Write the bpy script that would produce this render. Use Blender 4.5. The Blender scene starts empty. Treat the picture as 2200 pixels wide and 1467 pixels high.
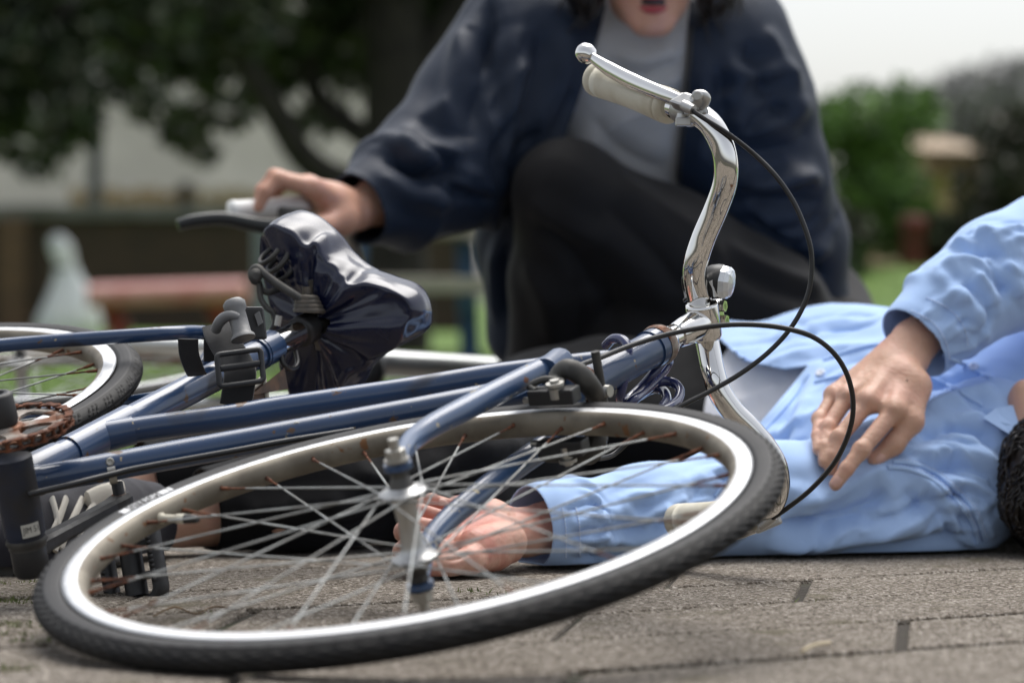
import bpy, bmesh, math, random
import numpy as np
from mathutils import Vector, Matrix, noise
from mathutils.bvhtree import BVHTree

random.seed(7); RNG = np.random.default_rng(7)
S = bpy.context.scene
COL = S.collection

# ------------------------------------------------------------------ camera
CAM_H = 0.29882435
FPX = 7000.0                       # focal length in pixels of a 2200 px wide frame (115 mm)
PITCH = math.atan((733.5 - 630.0) / FPX)
cam_data = bpy.data.cameras.new('camera'); cam = bpy.data.objects.new('camera', cam_data); COL.objects.link(cam)
cam.location = (0, 0, CAM_H); cam.rotation_euler = (math.pi / 2 - PITCH, 0, 0)
cam_data.clip_end = 900
cam_data.lens = FPX / 2200 * 36.0; cam_data.sensor_width = 36.0
cam_data.dof.use_dof = True; cam_data.dof.focus_distance = 3.33; cam_data.dof.aperture_fstop = 4.4
S.camera = cam

# ------------------------------------------------------------------ sky and sun
SUN_EL, SUN_ROT = math.radians(66), math.radians(20)
world = bpy.data.worlds.new('World'); S.world = world; world.use_nodes = True
wn = world.node_tree.nodes; wl = world.node_tree.links; wn.clear()
sky = wn.new('ShaderNodeTexSky'); sky.sky_type = 'NISHITA'; sky.sun_disc = False
sky.sun_elevation = SUN_EL; sky.sun_rotation = SUN_ROT; sky.air_density = 1.0; sky.dust_density = 3.0; sky.ozone_density = 1.0
hs = wn.new('ShaderNodeHueSaturation'); hs.inputs['Saturation'].default_value = 0.30
bg = wn.new('ShaderNodeBackground'); bg.inputs['Strength'].default_value = 0.095
wo = wn.new('ShaderNodeOutputWorld')
wl.new(sky.outputs[0], hs.inputs['Color']); wl.new(hs.outputs[0], bg.inputs['Color']); wl.new(bg.outputs[0], wo.inputs[0])
sun_d = bpy.data.lights.new('sun', 'SUN'); sun_d.energy = 1.5; sun_d.angle = math.radians(52); sun_d.color = (1.0, 0.97, 0.93)
sun = bpy.data.objects.new('sun', sun_d); COL.objects.link(sun)
# direction TO the sun: rotation measured from +Y, clockwise seen from above
_d = Vector((math.sin(SUN_ROT) * math.cos(SUN_EL), math.cos(SUN_ROT) * math.cos(SUN_EL), math.sin(SUN_EL)))
sun.rotation_euler = _d.to_track_quat('Z', 'Y').to_euler(); sun.location = (0, 0, 12)
S.view_settings.view_transform = 'Standard'; S.view_settings.look = 'None'
S.view_settings.exposure = 1.06; S.view_settings.gamma = 1.0
try: S.cycles.use_denoising = True
except Exception: pass

# ------------------------------------------------------------------ helpers
A3 = lambda *p: np.array(p, float)
def unit(a): a = np.asarray(a, float); return a / np.linalg.norm(a)
CAMP = A3(0, 0, CAM_H); _c, _s = math.cos(PITCH), math.sin(PITCH)
def ray(px, py):
    return A3(0, _c, -_s) + A3(1, 0, 0) * (px - 1100) / FPX - A3(0, _s, _c) * (py - 733.5) / FPX
def PD(px, py, D): return CAMP + D * ray(px, py)              # the place of a point D metres ahead along the view
def P(px, py, D): return PD(px, py, D + .71)
def G(px, py, z=0.0):
    d = ray(px, py); return CAMP + d * ((z - CAM_H) / d[2])
def on_plane(px, py, p0, nn):
    d = ray(px, py); return CAMP + d * (((p0 - CAMP) @ nn) / (d @ nn))
def proj(p):
    d = np.asarray(p) - CAMP; z = d @ A3(0, _c, -_s)
    return 1100 + FPX * d[0] / z, 733.5 - FPX * (d @ A3(0, _s, _c)) / z, z

def catmull(pts, k=8, closed=False):
    p = np.asarray(pts, float); n = len(p); out = []
    rng = range(n if closed else n - 1)
    for i in rng:
        if closed: a, b, c, d = p[(i - 1) % n], p[i], p[(i + 1) % n], p[(i + 2) % n]
        else: a, b, c, d = p[max(i - 1, 0)], p[i], p[i + 1], p[min(i + 2, n - 1)]
        for t in np.arange(k) / k:
            out.append(0.5 * ((2 * b) + (-a + c) * t + (2 * a - 5 * b + 4 * c - d) * t * t + (-a + 3 * b - 3 * c + d) * t ** 3))
    if not closed: out.append(p[-1])
    return np.array(out)

class MB:
    def __init__(s): s.v = []; s.f = []; s.m = []; s.sm = []; s.n = 0
    def add(s, v, f, mat=0, smooth=True):
        v = np.asarray(v, float).reshape(-1, 3); b = s.n
        s.v.append(v); s.n += len(v)
        for q in f: s.f.append(tuple(int(i) + b for i in q)); s.m.append(mat); s.sm.append(smooth)
    def grid(s, a, wrap_i=False, wrap_j=False, mat=0, smooth=True, matfn=None):
        a = np.asarray(a); ni, nj = a.shape[:2]; b = s.n
        s.v.append(a.reshape(-1, 3)); s.n += ni * nj
        for i in range(ni if wrap_i else ni - 1):
            i2 = (i + 1) % ni
            for j in range(nj if wrap_j else nj - 1):
                j2 = (j + 1) % nj
                s.f.append((b + i * nj + j, b + i2 * nj + j, b + i2 * nj + j2, b + i * nj + j2))
                s.m.append(matfn(i, j) if matfn else mat); s.sm.append(smooth)
    def tube(s, pts, r, seg=14, closed=False, cap=True, mat=0, flat=None, up=None):
        # flat: (k1, k2) radius factors along the two section axes; up fixes the first axis
        p = np.asarray(pts, float); n = len(p)
        r = np.interp(np.linspace(0, 1, n), np.linspace(0, 1, len(np.atleast_1d(r))), np.atleast_1d(r))
        if closed: t = np.roll(p, -1, 0) - np.roll(p, 1, 0)
        else: t = np.gradient(p, axis=0)
        t /= np.linalg.norm(t, axis=1)[:, None] + 1e-12
        if up is None:
            x = A3(0, 0, 1) if abs(t[0][2]) < .8 else A3(1, 0, 0)
        else: x = np.asarray(up, float)
        ang = np.linspace(0, 2 * np.pi, seg, endpoint=False); rings = []
        for i in range(n):
            x = x - (x @ t[i]) * t[i]; x = unit(x); y = np.cross(t[i], x)
            k1, k2 = flat if flat else (1, 1)
            rings.append(p[i] + r[i] * (k1 * np.cos(ang)[:, None] * x + k2 * np.sin(ang)[:, None] * y))
            if up is not None: x = np.asarray(up, float)
        b = s.n; s.grid(np.array(rings), wrap_i=closed, wrap_j=True, mat=mat)
        if cap and not closed:
            for ring, c, rv in ((rings[0], p[0], True), (rings[-1], p[-1], False)):
                idx = list(range(seg)); s.add(np.vstack([ring]), [idx if rv else idx[::-1]], mat, False)
    def lathe(s, o, ax, prof, seg=24, mat=0, smooth=True, x=None):
        # prof: (distance along ax, radius)
        ax = unit(ax); x = np.cross(ax, A3(0, 1, 0.3)) if x is None else x; x = unit(x - (x @ ax) * ax); y = np.cross(ax, x)
        ang = np.linspace(0, 2 * np.pi, seg, endpoint=False)
        g = np.array([o + h * ax + r * (np.cos(ang)[:, None] * x + np.sin(ang)[:, None] * y) for h, r in prof])
        s.grid(g, wrap_j=True, mat=mat, smooth=smooth)
        for k, rv in ((0, True), (-1, False)):
            if prof[k][1] > 1e-5:
                idx = list(range(seg)); s.add(g[k], [idx if not rv else idx[::-1]], mat, False)
    def box(s, o, X, Y, Z, mat=0, bev=0.0):
        # o centre, X/Y/Z half-axis vectors
        o, X, Y, Z = map(np.asarray, (o, X, Y, Z)); bm = bmesh.new(); bmesh.ops.create_cube(bm, size=2)
        lx, ly, lz = (np.linalg.norm(k) for k in (X, Y, Z))
        for q in bm.verts: q.co = Vector((q.co.x * lx, q.co.y * ly, q.co.z * lz))
        if bev > 0: bmesh.ops.bevel(bm, geom=bm.edges[:], offset=bev, segments=2, affect='EDGES', profile=0.6)
        bm.verts.index_update()
        co = np.array([q.co[:] for q in bm.verts]); f = [[q.index for q in fc.verts] for fc in bm.faces]; bm.free()
        s.add(o + co[:, :1] * X / lx + co[:, 1:2] * Y / ly + co[:, 2:] * Z / lz, f, mat, False)
    def ball(s, o, r, mat=0, seg=16, sc=(1, 1, 1)):
        th = np.linspace(0, np.pi, seg // 2 + 1); prof = [(-r * math.cos(t) * sc[2], max(r * math.sin(t), 1e-6)) for t in th]
        s.lathe(np.asarray(o, float), A3(0, 0, 1), prof, seg, mat)

def parent_to(o, par, ploc=None):
    o.parent = par
    if par.parent is None: o.matrix_parent_inverse = Matrix.Translation(-par.location)
def build(name, mb, mats, parent=None):
    me = bpy.data.meshes.new(name)
    v = np.vstack(mb.v) if mb.v else np.zeros((0, 3))
    me.from_pydata(v.tolist(), [], mb.f)
    mats = mats if isinstance(mats, (list, tuple)) else [mats]
    for k in mats: me.materials.append(k)
    me.polygons.foreach_set('material_index', mb.m); me.polygons.foreach_set('use_smooth', mb.sm)
    me.update(); bm = bmesh.new(); bm.from_mesh(me); bmesh.ops.recalc_face_normals(bm, faces=bm.faces); bm.to_mesh(me); bm.free()
    o = bpy.data.objects.new(name, me); COL.objects.link(o)
    if parent is not None: parent_to(o, parent)
    return o
def build_np(name, v, f, mats, parent=None, smooth=True):
    me = bpy.data.meshes.new(name); f = np.asarray(f)
    me.vertices.add(len(v)); me.vertices.foreach_set('co', np.asarray(v, np.float32).ravel())
    k = f.shape[1]; me.loops.add(f.size); me.loops.foreach_set('vertex_index', f.ravel().astype(np.int32))
    me.polygons.add(len(f)); me.polygons.foreach_set('loop_start', np.arange(0, f.size, k, dtype=np.int32))
    me.polygons.foreach_set('loop_total', np.full(len(f), k, np.int32)); me.update(calc_edges=True)
    me.polygons.foreach_set('use_smooth', np.full(len(f), smooth))
    mats = mats if isinstance(mats, (list, tuple)) else [mats]
    for q in mats: me.materials.append(q)
    o = bpy.data.objects.new(name, me); COL.objects.link(o)
    if parent is not None: parent_to(o, parent)
    return o
def thing(name, label, cat, loc=(0, 0, 0), group=None):
    o = bpy.data.objects.new(name, None); COL.objects.link(o); o.location = Vector(loc); o.empty_display_size = .05
    return tag(o, label, cat, group)
def tag(o, label, cat, group=None):
    o['label'] = label; o['category'] = cat
    if group: o['group'] = group
    return o
def structure(o): o['kind'] = 'structure'; return o

# ------------------------------------------------------------------ materials
def nodes_of(name):
    m = bpy.data.materials.new(name); m.use_nodes = True; nt = m.node_tree
    return m, nt.nodes, nt.links, nt.nodes['Principled BSDF']
def setin(b, k, v):
    if k in b.inputs: b.inputs[k].default_value = v
def mat(name, col, rough=0.5, metal=0.0, col2=None, nscale=20.0, lo=0.4, hi=0.6, rough2=None, bump=0.0, bscale=None, bdist=0.002,
        coat=0.0, spec=0.5, sheen=0.0, detail=4.0, stretch=None, sss=0.0, spots=None):
    """principled material; col2 mixed in by noise; bump from a second noise; spots: list of (colour, scale, threshold, rough)"""
    m, N, L, b = nodes_of(name)
    setin(b, 'Metallic', metal); setin(b, 'Roughness', rough); setin(b, 'Coat Weight', coat); setin(b, 'Coat Roughness', 0.12)
    setin(b, 'Specular IOR Level', spec); setin(b, 'Sheen Weight', sheen); setin(b, 'Sheen Roughness', 0.4)
    b.inputs['Base Color'].default_value = (*col, 1)
    if sss > 0:
        setin(b, 'Subsurface Weight', sss); setin(b, 'Subsurface Radius', (1.0, 0.35, 0.2)); setin(b, 'Subsurface Scale', 0.006)
    tc = N.new('ShaderNodeTexCoord'); vec = tc.outputs['Object']
    if stretch is not None:
        mp = N.new('ShaderNodeMapping'); mp.inputs['Scale'].default_value = stretch; L.new(vec, mp.inputs[0]); vec = mp.outputs[0]
    cur = None
    if col2 is not None:
        nz = N.new('ShaderNodeTexNoise'); nz.inputs['Scale'].default_value = nscale; nz.inputs['Detail'].default_value = detail; L.new(vec, nz.inputs['Vector'])
        rp = N.new('ShaderNodeMapRange'); rp.inputs[1].default_value = lo; rp.inputs[2].default_value = hi; L.new(nz.outputs[0], rp.inputs[0])
        mx = N.new('ShaderNodeMix'); mx.data_type = 'RGBA'; L.new(rp.outputs[0], mx.inputs[0])
        mx.inputs[6].default_value = (*col, 1); mx.inputs[7].default_value = (*col2, 1); cur = mx.outputs[2]
    rcur = None
    for sc_, (scol, sscale, thr, srough) in enumerate(spots or []):
        nz = N.new('ShaderNodeTexNoise'); nz.inputs['Scale'].default_value = sscale; nz.inputs['Detail'].default_value = 3; L.new(vec, nz.inputs['Vector'])
        rp = N.new('ShaderNodeMapRange'); rp.inputs[1].default_value = thr; rp.inputs[2].default_value = thr + .035; L.new(nz.outputs[0], rp.inputs[0])
        mx = N.new('ShaderNodeMix'); mx.data_type = 'RGBA'; L.new(rp.outputs[0], mx.inputs[0])
        if cur is None: mx.inputs[6].default_value = (*col, 1)
        else: L.new(cur, mx.inputs[6])
        mx.inputs[7].default_value = (*scol, 1); cur = mx.outputs[2]
        mr = N.new('ShaderNodeMix'); mr.data_type = 'FLOAT'; L.new(rp.outputs[0], mr.inputs[0])
        if rcur is None: mr.inputs[2].default_value = rough
        else: L.new(rcur, mr.inputs[2])
        mr.inputs[3].default_value = srough; rcur = mr.outputs[0]
        if metal > 0:
            mm = N.new('ShaderNodeMath'); mm.operation = 'MULTIPLY_ADD'; L.new(rp.outputs[0], mm.inputs[0]); mm.inputs[1].default_value = -metal; mm.inputs[2].default_value = metal
            if sc_ == 0: L.new(mm.outputs[0], b.inputs['Metallic'])
    if cur is not None: L.new(cur, b.inputs['Base Color'])
    if rough2 is not None:
        nr = N.new('ShaderNodeTexNoise'); nr.inputs['Scale'].default_value = nscale * 1.7; nr.inputs['Detail'].default_value = 5; L.new(vec, nr.inputs['Vector'])
        mr = N.new('ShaderNodeMapRange'); mr.inputs[1].default_value = .35; mr.inputs[2].default_value = .65; mr.inputs[3].default_value = rough; mr.inputs[4].default_value = rough2
        L.new(nr.outputs[0], mr.inputs[0])
        if rcur is None: rcur = mr.outputs[0]
    if rcur is not None: L.new(rcur, b.inputs['Roughness'])
    if bump > 0:
        nb = N.new('ShaderNodeTexNoise'); nb.inputs['Scale'].default_value = bscale or nscale; nb.inputs['Detail'].default_value = 5; L.new(vec, nb.inputs['Vector'])
        bp = N.new('ShaderNodeBump'); bp.inputs['Strength'].default_value = bump; bp.inputs['Distance'].default_value = bdist
        L.new(nb.outputs[0], bp.inputs['Height']); L.new(bp.outputs[0], b.inputs['Normal'])
    return m
def fabric(name, col, col2, thread=900.0, rough=0.8, sheen=0.25, bump=0.25, spec=0.2):
    m, N, L, b = nodes_of(name); setin(b, 'Roughness', rough); setin(b, 'Sheen Weight', sheen); setin(b, 'Specular IOR Level', spec)
    tc = N.new('ShaderNodeTexCoord')
    nz = N.new('ShaderNodeTexNoise'); nz.inputs['Scale'].default_value = 14; nz.inputs['Detail'].default_value = 6; L.new(tc.outputs['Object'], nz.inputs['Vector'])
    mx = N.new('ShaderNodeMix'); mx.data_type = 'RGBA'; mx.inputs[6].default_value = (*col, 1); mx.inputs[7].default_value = (*col2, 1)
    L.new(nz.outputs[0], mx.inputs[0]); L.new(mx.outputs[2], b.inputs['Base Color'])
    n2 = N.new('ShaderNodeTexNoise'); n2.inputs['Scale'].default_value = thread; n2.inputs['Detail'].default_value = 2; L.new(tc.outputs['Object'], n2.inputs['Vector'])
    n3 = N.new('ShaderNodeTexNoise'); n3.inputs['Scale'].default_value = 45; n3.inputs['Detail'].default_value = 3; L.new(tc.outputs['Object'], n3.inputs['Vector'])
    b1 = N.new('ShaderNodeBump'); b1.inputs['Strength'].default_value = bump; b1.inputs['Distance'].default_value = 0.0006; L.new(n2.outputs[0], b1.inputs['Height'])
    b2 = N.new('ShaderNodeBump'); b2.inputs['Strength'].default_value = bump; b2.inputs['Distance'].default_value = 0.003; L.new(n3.outputs[0], b2.inputs['Height'])
    L.new(b1.outputs[0], b2.inputs['Normal']); L.new(b2.outputs[0], b.inputs['Normal'])
    return m

RUST = (0.11, 0.035, 0.012); TAN = (0.30, 0.20, 0.10)
M = {}
M['paint'] = mat('navy_frame_paint', (0.017, 0.050, 0.128), 0.32, col2=(0.013, 0.038, 0.098), nscale=9, coat=0.5, rough2=0.45,
                 spots=[((0.10, 0.055, 0.03), 46, 0.665, 0.9), ((0.30, 0.25, 0.17), 75, 0.70, 0.8), ((0.012, 0.018, 0.035), 7, 0.60, 0.75)], bump=0.06, bscale=160, bdist=.0006)
M['fork_paint'] = mat('worn_fork_paint', (0.034, 0.076, 0.165), 0.33, col2=(0.024, 0.056, 0.128), nscale=12, coat=0.4, rough2=0.5,
                 spots=[((0.36, 0.30, 0.17), 62, 0.66, 0.75), (RUST, 34, 0.70, 0.9)], bump=0.08, bscale=150, bdist=.0006)
M['chrome'] = mat('chrome', (0.78, 0.77, 0.75), 0.045, 1.0, rough2=0.16, nscale=50, spots=[((0.20, 0.09, 0.03), 42, 0.73, 0.6)])
M['alloy'] = mat('cast_alloy', (0.50, 0.50, 0.49), 0.33, 1.0, rough2=0.5, nscale=60)
M['rim_side'] = mat('brushed_rim_side', (0.60, 0.61, 0.62), 0.38, 1.0, rough2=0.55, nscale=90, stretch=(1, 1, 1))
M['rim_well'] = mat('dull_rim_well', (0.24, 0.215, 0.17), 0.6, 0.35, col2=(0.15, 0.13, 0.10), nscale=22, rough2=0.75, spots=[((0.16, 0.075, 0.03), 55, 0.66, 0.9)])
M['rust'] = mat('rust', (0.15, 0.05, 0.02), 0.9, col2=(0.06, 0.022, 0.012), nscale=180, bump=0.5, bscale=400, bdist=.0006)
M['rusty_steel'] = mat('rusty_steel', (0.30, 0.27, 0.24), 0.5, 0.6, col2=(0.14, 0.055, 0.025), nscale=45, lo=.42, hi=.58, rough2=.9)
M['spoke'] = mat('galvanised_spoke', (0.36, 0.375, 0.37), 0.55, 0.6, col2=(0.24, 0.24, 0.23), nscale=35)
M['rubber'] = mat('tyre_rubber', (0.005, 0.005, 0.0055), 0.68, spec=.35, col2=(0.010, 0.0095, 0.009), nscale=26, bump=0.15, bscale=220, bdist=.0008)
M['sidewall'] = mat('tyre_sidewall', (0.008, 0.008, 0.009), 0.6, col2=(0.014, 0.0135, 0.014), nscale=15, spec=.35)
M['black'] = mat('black_plastic', (0.016, 0.016, 0.017), 0.42, rough2=.6, nscale=40, bump=.08, bscale=120)
M['cable'] = mat('black_cable', (0.013, 0.013, 0.014), 0.35)
M['dark_metal'] = mat('dark_cast_metal', (0.055, 0.054, 0.052), 0.48, 0.55, col2=(0.09, 0.087, 0.08), nscale=40, rough2=.65, bump=.15, bscale=180, bdist=.001)
M['steel'] = mat('dull_steel', (0.42, 0.41, 0.38), 0.36, 0.9, rough2=.55, nscale=70)
M['grip'] = mat('ivory_grip_rubber', (0.60, 0.57, 0.47), 0.62, col2=(0.50, 0.46, 0.36), nscale=30, bump=.25, bscale=500, bdist=.0008)
M['cover'] = mat('navy_vinyl_cover', (0.005, 0.008, 0.030), 0.19, coat=.2, rough2=.28, nscale=12, spec=.5)
M['lock'] = mat('navy_lock_cable', (0.018, 0.026, 0.095), 0.22, coat=.5)
M['webbing'] = fabric('black_webbing', (0.012, 0.012, 0.013), (0.022, 0.022, 0.023), 1400, .75)
M['lens'] = mat('clear_lens', (0.75, 0.78, 0.80), 0.06, 0.5, rough2=.2, nscale=200, bump=.6, bscale=160, bdist=.002)
M['white_print'] = mat('white_print', (0.66, 0.67, 0.68), 0.6)
M['leather'] = mat('tan_leather', (0.10, 0.055, 0.03), 0.7, col2=(0.05, 0.03, 0.02), nscale=60, bump=.3)
M['stitch'] = mat('pale_thread', (0.42, 0.40, 0.34), 0.9)

M['shaded_paint'] = mat('shaded_navy_paint', (.008, .014, .034), .45, col2=(.016, .015, .016), nscale=18, rough2=.7, bump=.1, bscale=150, bdist=.0006)  # darker frame navy: shade from crank and chainring put into the shell's colour
# ================================================================== soft bodies: signed distance fields meshed to one skin
import openvdb as vdb
class SDF:
    def __init__(s, lo, hi, h, far=.08):
        s.lo = np.array(lo, float); s.h = h; s.n = np.ceil((np.array(hi) - s.lo) / h).astype(int) + 1; s.a = np.full(s.n, far, np.float32); s.far = far
    def sub(s, lo, hi):
        i0 = np.clip(np.floor((lo - s.lo) / s.h).astype(int), 0, s.n - 1); i1 = np.clip(np.ceil((hi - s.lo) / s.h).astype(int) + 1, 1, s.n)
        sl = tuple(slice(p, max(q, p + 1)) for p, q in zip(i0, i1))
        ax = [(s.lo[k] + np.arange(sl[k].start, sl[k].stop) * s.h).astype(np.float32) for k in range(3)]
        return sl, ax[0][:, None, None], ax[1][None, :, None], ax[2][None, None, :]
    def _join(s, sl, d, k, sub):
        a = s.a[sl]
        if sub:
            d = -d
            if k > 0: hh = np.clip(.5 - .5 * (d - a) / k, 0, 1); s.a[sl] = d * (1 - hh) + a * hh + k * hh * (1 - hh) if False else np.maximum(a, d) + 0 * hh
            else: s.a[sl] = np.maximum(a, d)
        elif k > 0:
            hh = np.clip(.5 + .5 * (d - a) / k, 0, 1); s.a[sl] = d * (1 - hh) + a * hh - k * hh * (1 - hh)
        else: s.a[sl] = np.minimum(a, d)
    def cone(s, p, q, r1, r2, k=.015, sub=False, flat=None):
        """tapered capsule; flat = (axis, factor): section squeezed by factor along axis"""
        p, q = np.asarray(p, float), np.asarray(q, float); R = max(r1, r2) * (1 if not flat else max(1, 1 / flat[1] if flat[1] < 1 else flat[1])) + s.far * .9 + k
        sl, X, Y, Z = s.sub(np.minimum(p, q) - R, np.maximum(p, q) + R)
        d = q - p; L2 = max(d @ d, 1e-12); x, y, z = X - p[0], Y - p[1], Z - p[2]
        t = np.clip((x * d[0] + y * d[1] + z * d[2]) / L2, 0, 1)
        ex, ey, ez = x - t * d[0], y - t * d[1], z - t * d[2]
        if flat:
            a = unit(flat[0]); w = ex * a[0] + ey * a[1] + ez * a[2]; g = 1 / flat[1] - 1
            ex, ey, ez = ex + g * w * a[0], ey + g * w * a[1], ez + g * w * a[2]
        s._join(sl, (np.sqrt(ex * ex + ey * ey + ez * ez) - (r1 + (r2 - r1) * t)).astype(np.float32), k, sub)
    def chain(s, pts, rad, k=.015, flat=None):
        for i in range(len(pts) - 1): s.cone(pts[i], pts[i + 1], rad[i], rad[i + 1], k, flat=flat)
    def ell(s, c, axes, rad, k=.015, sub=False):
        c = np.asarray(c, float); R = max(rad) + s.far * .9 + k; sl, X, Y, Z = s.sub(c - R, c + R); x, y, z = X - c[0], Y - c[1], Z - c[2]
        q = 0; q2 = 0
        for a, r in zip(axes, rad):
            w = (x * a[0] + y * a[1] + z * a[2]); q = q + (w / r) ** 2; q2 = q2 + (w / (r * r)) ** 2
        k0 = np.sqrt(q); d = k0 * (k0 - 1) / np.maximum(np.sqrt(q2), 1e-6)
        s._join(sl, d.astype(np.float32), k, sub)
    def floor(s, z):
        sl, X, Y, Z = s.sub(s.lo, s.lo + s.n * s.h); s.a = np.maximum(s.a, (z - Z).astype(np.float32) + 0 * s.a)
    def mesh(s, smooth=1):
        a = s.a.copy(); a[0], a[-1], a[:, 0], a[:, -1], a[:, :, 0], a[:, :, -1] = (s.far,) * 6
        g = vdb.FloatGrid(s.far); g.copyFromArray(np.ascontiguousarray(a)); p, q = g.convertToQuads(0.0)
        v = p.astype(float) * s.h + s.lo; f = q.astype(np.int64)
        for _ in range(smooth): v = laplace(v, f, .5)
        return v, f
def laplace(v, f, w=.5, mask=None):
    acc = np.zeros_like(v); cnt = np.zeros(len(v))
    for i in range(f.shape[1]):
        a, b = f[:, i], f[:, (i + 1) % f.shape[1]]
        np.add.at(acc, a, v[b]); np.add.at(acc, b, v[a]); np.add.at(cnt, a, 1); np.add.at(cnt, b, 1)
    d = acc / np.maximum(cnt, 1)[:, None] - v
    return v + w * d * (mask[:, None] if mask is not None else 1)
def vnormals(v, f):
    n = np.cross(v[f[:, 2]] - v[f[:, 0]], v[f[:, 3]] - v[f[:, 1]]) if f.shape[1] == 4 else np.cross(v[f[:, 1]] - v[f[:, 0]], v[f[:, 2]] - v[f[:, 0]])
    o = np.zeros_like(v)
    for i in range(f.shape[1]): np.add.at(o, f[:, i], n)
    return o / (np.linalg.norm(o, axis=1)[:, None] + 1e-12)
_PG = RNG.normal(size=(4096, 3)); _PG /= np.linalg.norm(_PG, axis=1)[:, None]
def pnoise(x):
    """gradient noise at the rows of x, about -0.7 .. 0.7"""
    i = np.floor(x).astype(np.int64); fr = x - i; w = fr * fr * fr * (fr * (fr * 6 - 15) + 10); out = 0
    for a in (0, 1):
        for b in (0, 1):
            for c in (0, 1):
                h = ((i[:, 0] + a) * 73856093 ^ (i[:, 1] + b) * 19349663 ^ (i[:, 2] + c) * 83492791) & 4095
                g = (_PG[h] * (fr - [a, b, c])).sum(1)
                out = out + g * (w[:, 0] if a else 1 - w[:, 0]) * (w[:, 1] if b else 1 - w[:, 1]) * (w[:, 2] if c else 1 - w[:, 2])
    return out
def bvh_of(v, f): return BVHTree.FromPolygons([tuple(q) for q in v], [tuple(q) for q in f])
def hit(bvh, px, py):
    d = ray(px, py); L_ = np.linalg.norm(d); h = bvh.ray_cast(Vector(CAMP), Vector(d / L_))
    return (np.array(h[0]), np.array(h[1]), h[3] / L_) if h[0] is not None else (None, None, None)
def proj_np(v):
    d = v - CAMP; z = d @ A3(0, _c, -_s); return np.stack([1100 + FPX * d[:, 0] / z, 733.5 - FPX * (d @ A3(0, _s, _c)) / z], -1), z
def folds(v, f, bvh, strokes):
    """sculpt cloth: strokes = (points seen at px, width m, height m); raised or sunk along the stroke, on the surface the points lie on"""
    n = vnormals(v, f); disp = np.zeros(len(v))
    for pts, w, hgt in strokes:
        p3 = [hit(bvh, *q)[0] for q in pts]; p3 = [q for q in p3 if q is not None]
        if len(p3) < 2: continue
        c = catmull(p3, 6); lo, hi = c.min(0) - 3 * w, c.max(0) + 3 * w
        m = np.where(((v > lo) & (v < hi)).all(1))[0]
        if not len(m): continue
        best = np.full(len(m), 9.); bt = np.zeros(len(m)); x = v[m]
        for i in range(len(c) - 1):
            d = c[i + 1] - c[i]; t = np.clip(((x - c[i]) @ d) / (d @ d + 1e-12), 0, 1); e = np.linalg.norm(x - c[i] - t[:, None] * d, axis=1)
            u = e < best; best[u] = e[u]; bt[u] = (i + t[u]) / (len(c) - 1)
        prof = np.exp(.40 - np.sqrt((best / (.62 * w)) ** 2 + .16)) - .26 * np.exp(-((best - 2.0 * w) / (.9 * w)) ** 2)
        disp[m] += hgt * prof * np.clip(np.sin(np.pi * np.clip(bt, .0, 1)) * 1.6 + .12, 0, 1)
    return v + n * disp[:, None]
def wrinkle(v, f, amp, scale, axis=None, stretch=.35, seed=0.0, mask=None, sharp=True):
    """noise creases; axis = direction they run along"""
    x = v.copy()
    if axis is not None:
        a = unit(axis); x = x + (stretch - 1) * (x @ a)[:, None] * a
    wrp = pnoise(v * scale * .45 + seed + 11)
    nz = pnoise(x * scale + seed + wrp[:, None] * .9)
    if sharp: nz = .28 - np.abs(nz) * 1.25
    n = vnormals(v, f); d = amp * nz
    if mask is not None: d = d * mask
    return v + n * d[:, None]
def cut(v, f, sd, snap):
    """drop the faces where sd < 0 for all corners and pull the leftover rim on to sd = 0"""
    s0 = sd(v); keep = (s0[f] >= 0).any(1); f = f[keep]; used = np.unique(f); bad = used[s0[used] < 0]
    v = v.copy(); v[bad] = snap(v[bad])
    m = np.full(len(v), -1); m[used] = np.arange(len(used)); return v[used], m[f]
def cut_plane(v, f, o, nn):
    nn = unit(nn); return cut(v, f, lambda x: (x - o) @ nn, lambda x: x - ((x - o) @ nn)[:, None] * nn)
def poly_sd(pts, poly):
    poly = np.asarray(poly, float); q = np.roll(poly, -1, 0); best = np.full(len(pts), 1e9); near = np.zeros_like(pts); ins = np.zeros(len(pts), bool)
    for a, b in zip(poly, q):
        d = b - a; t = np.clip(((pts - a) @ d) / (d @ d), 0, 1); c = a + t[:, None] * d; e = np.linalg.norm(pts - c, axis=1)
        u = e < best; best[u] = e[u]; near[u] = c[u]
        cr = ((a[1] > pts[:, 1]) != (b[1] > pts[:, 1])) & (pts[:, 0] < (b[0] - a[0]) * (pts[:, 1] - a[1]) / (b[1] - a[1] + 1e-12) + a[0]); ins ^= cr
    return np.where(ins, -best, best), near
def cut_outline(v, f, poly, test):
    """open a garment along an outline given where it is seen; test picks the side of the body that is opened"""
    def sd(x):
        p, z = proj_np(x); s0, _ = poly_sd(p, poly); return np.where(test(x), s0, 50.)
    def snap(x):
        p, z = proj_np(x); _, nr = poly_sd(p, poly); return np.array([PD(a[0], a[1], d) for a, d in zip(nr, z)])
    return cut(v, f, sd, snap)
def cloth(name, v, f, material, parent, thick=.0022):
    o = build_np(name, v, f, material, parent)
    md = o.modifiers.new('thickness', 'SOLIDIFY'); md.thickness = thick; md.offset = -1; md.use_rim = True
    return o
def join_np(parts):
    V, F_, b = [], [], 0
    for v, f in parts: V.append(v); F_.append(f + b); b += len(v)
    return np.vstack(V), np.vstack(F_)
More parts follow.
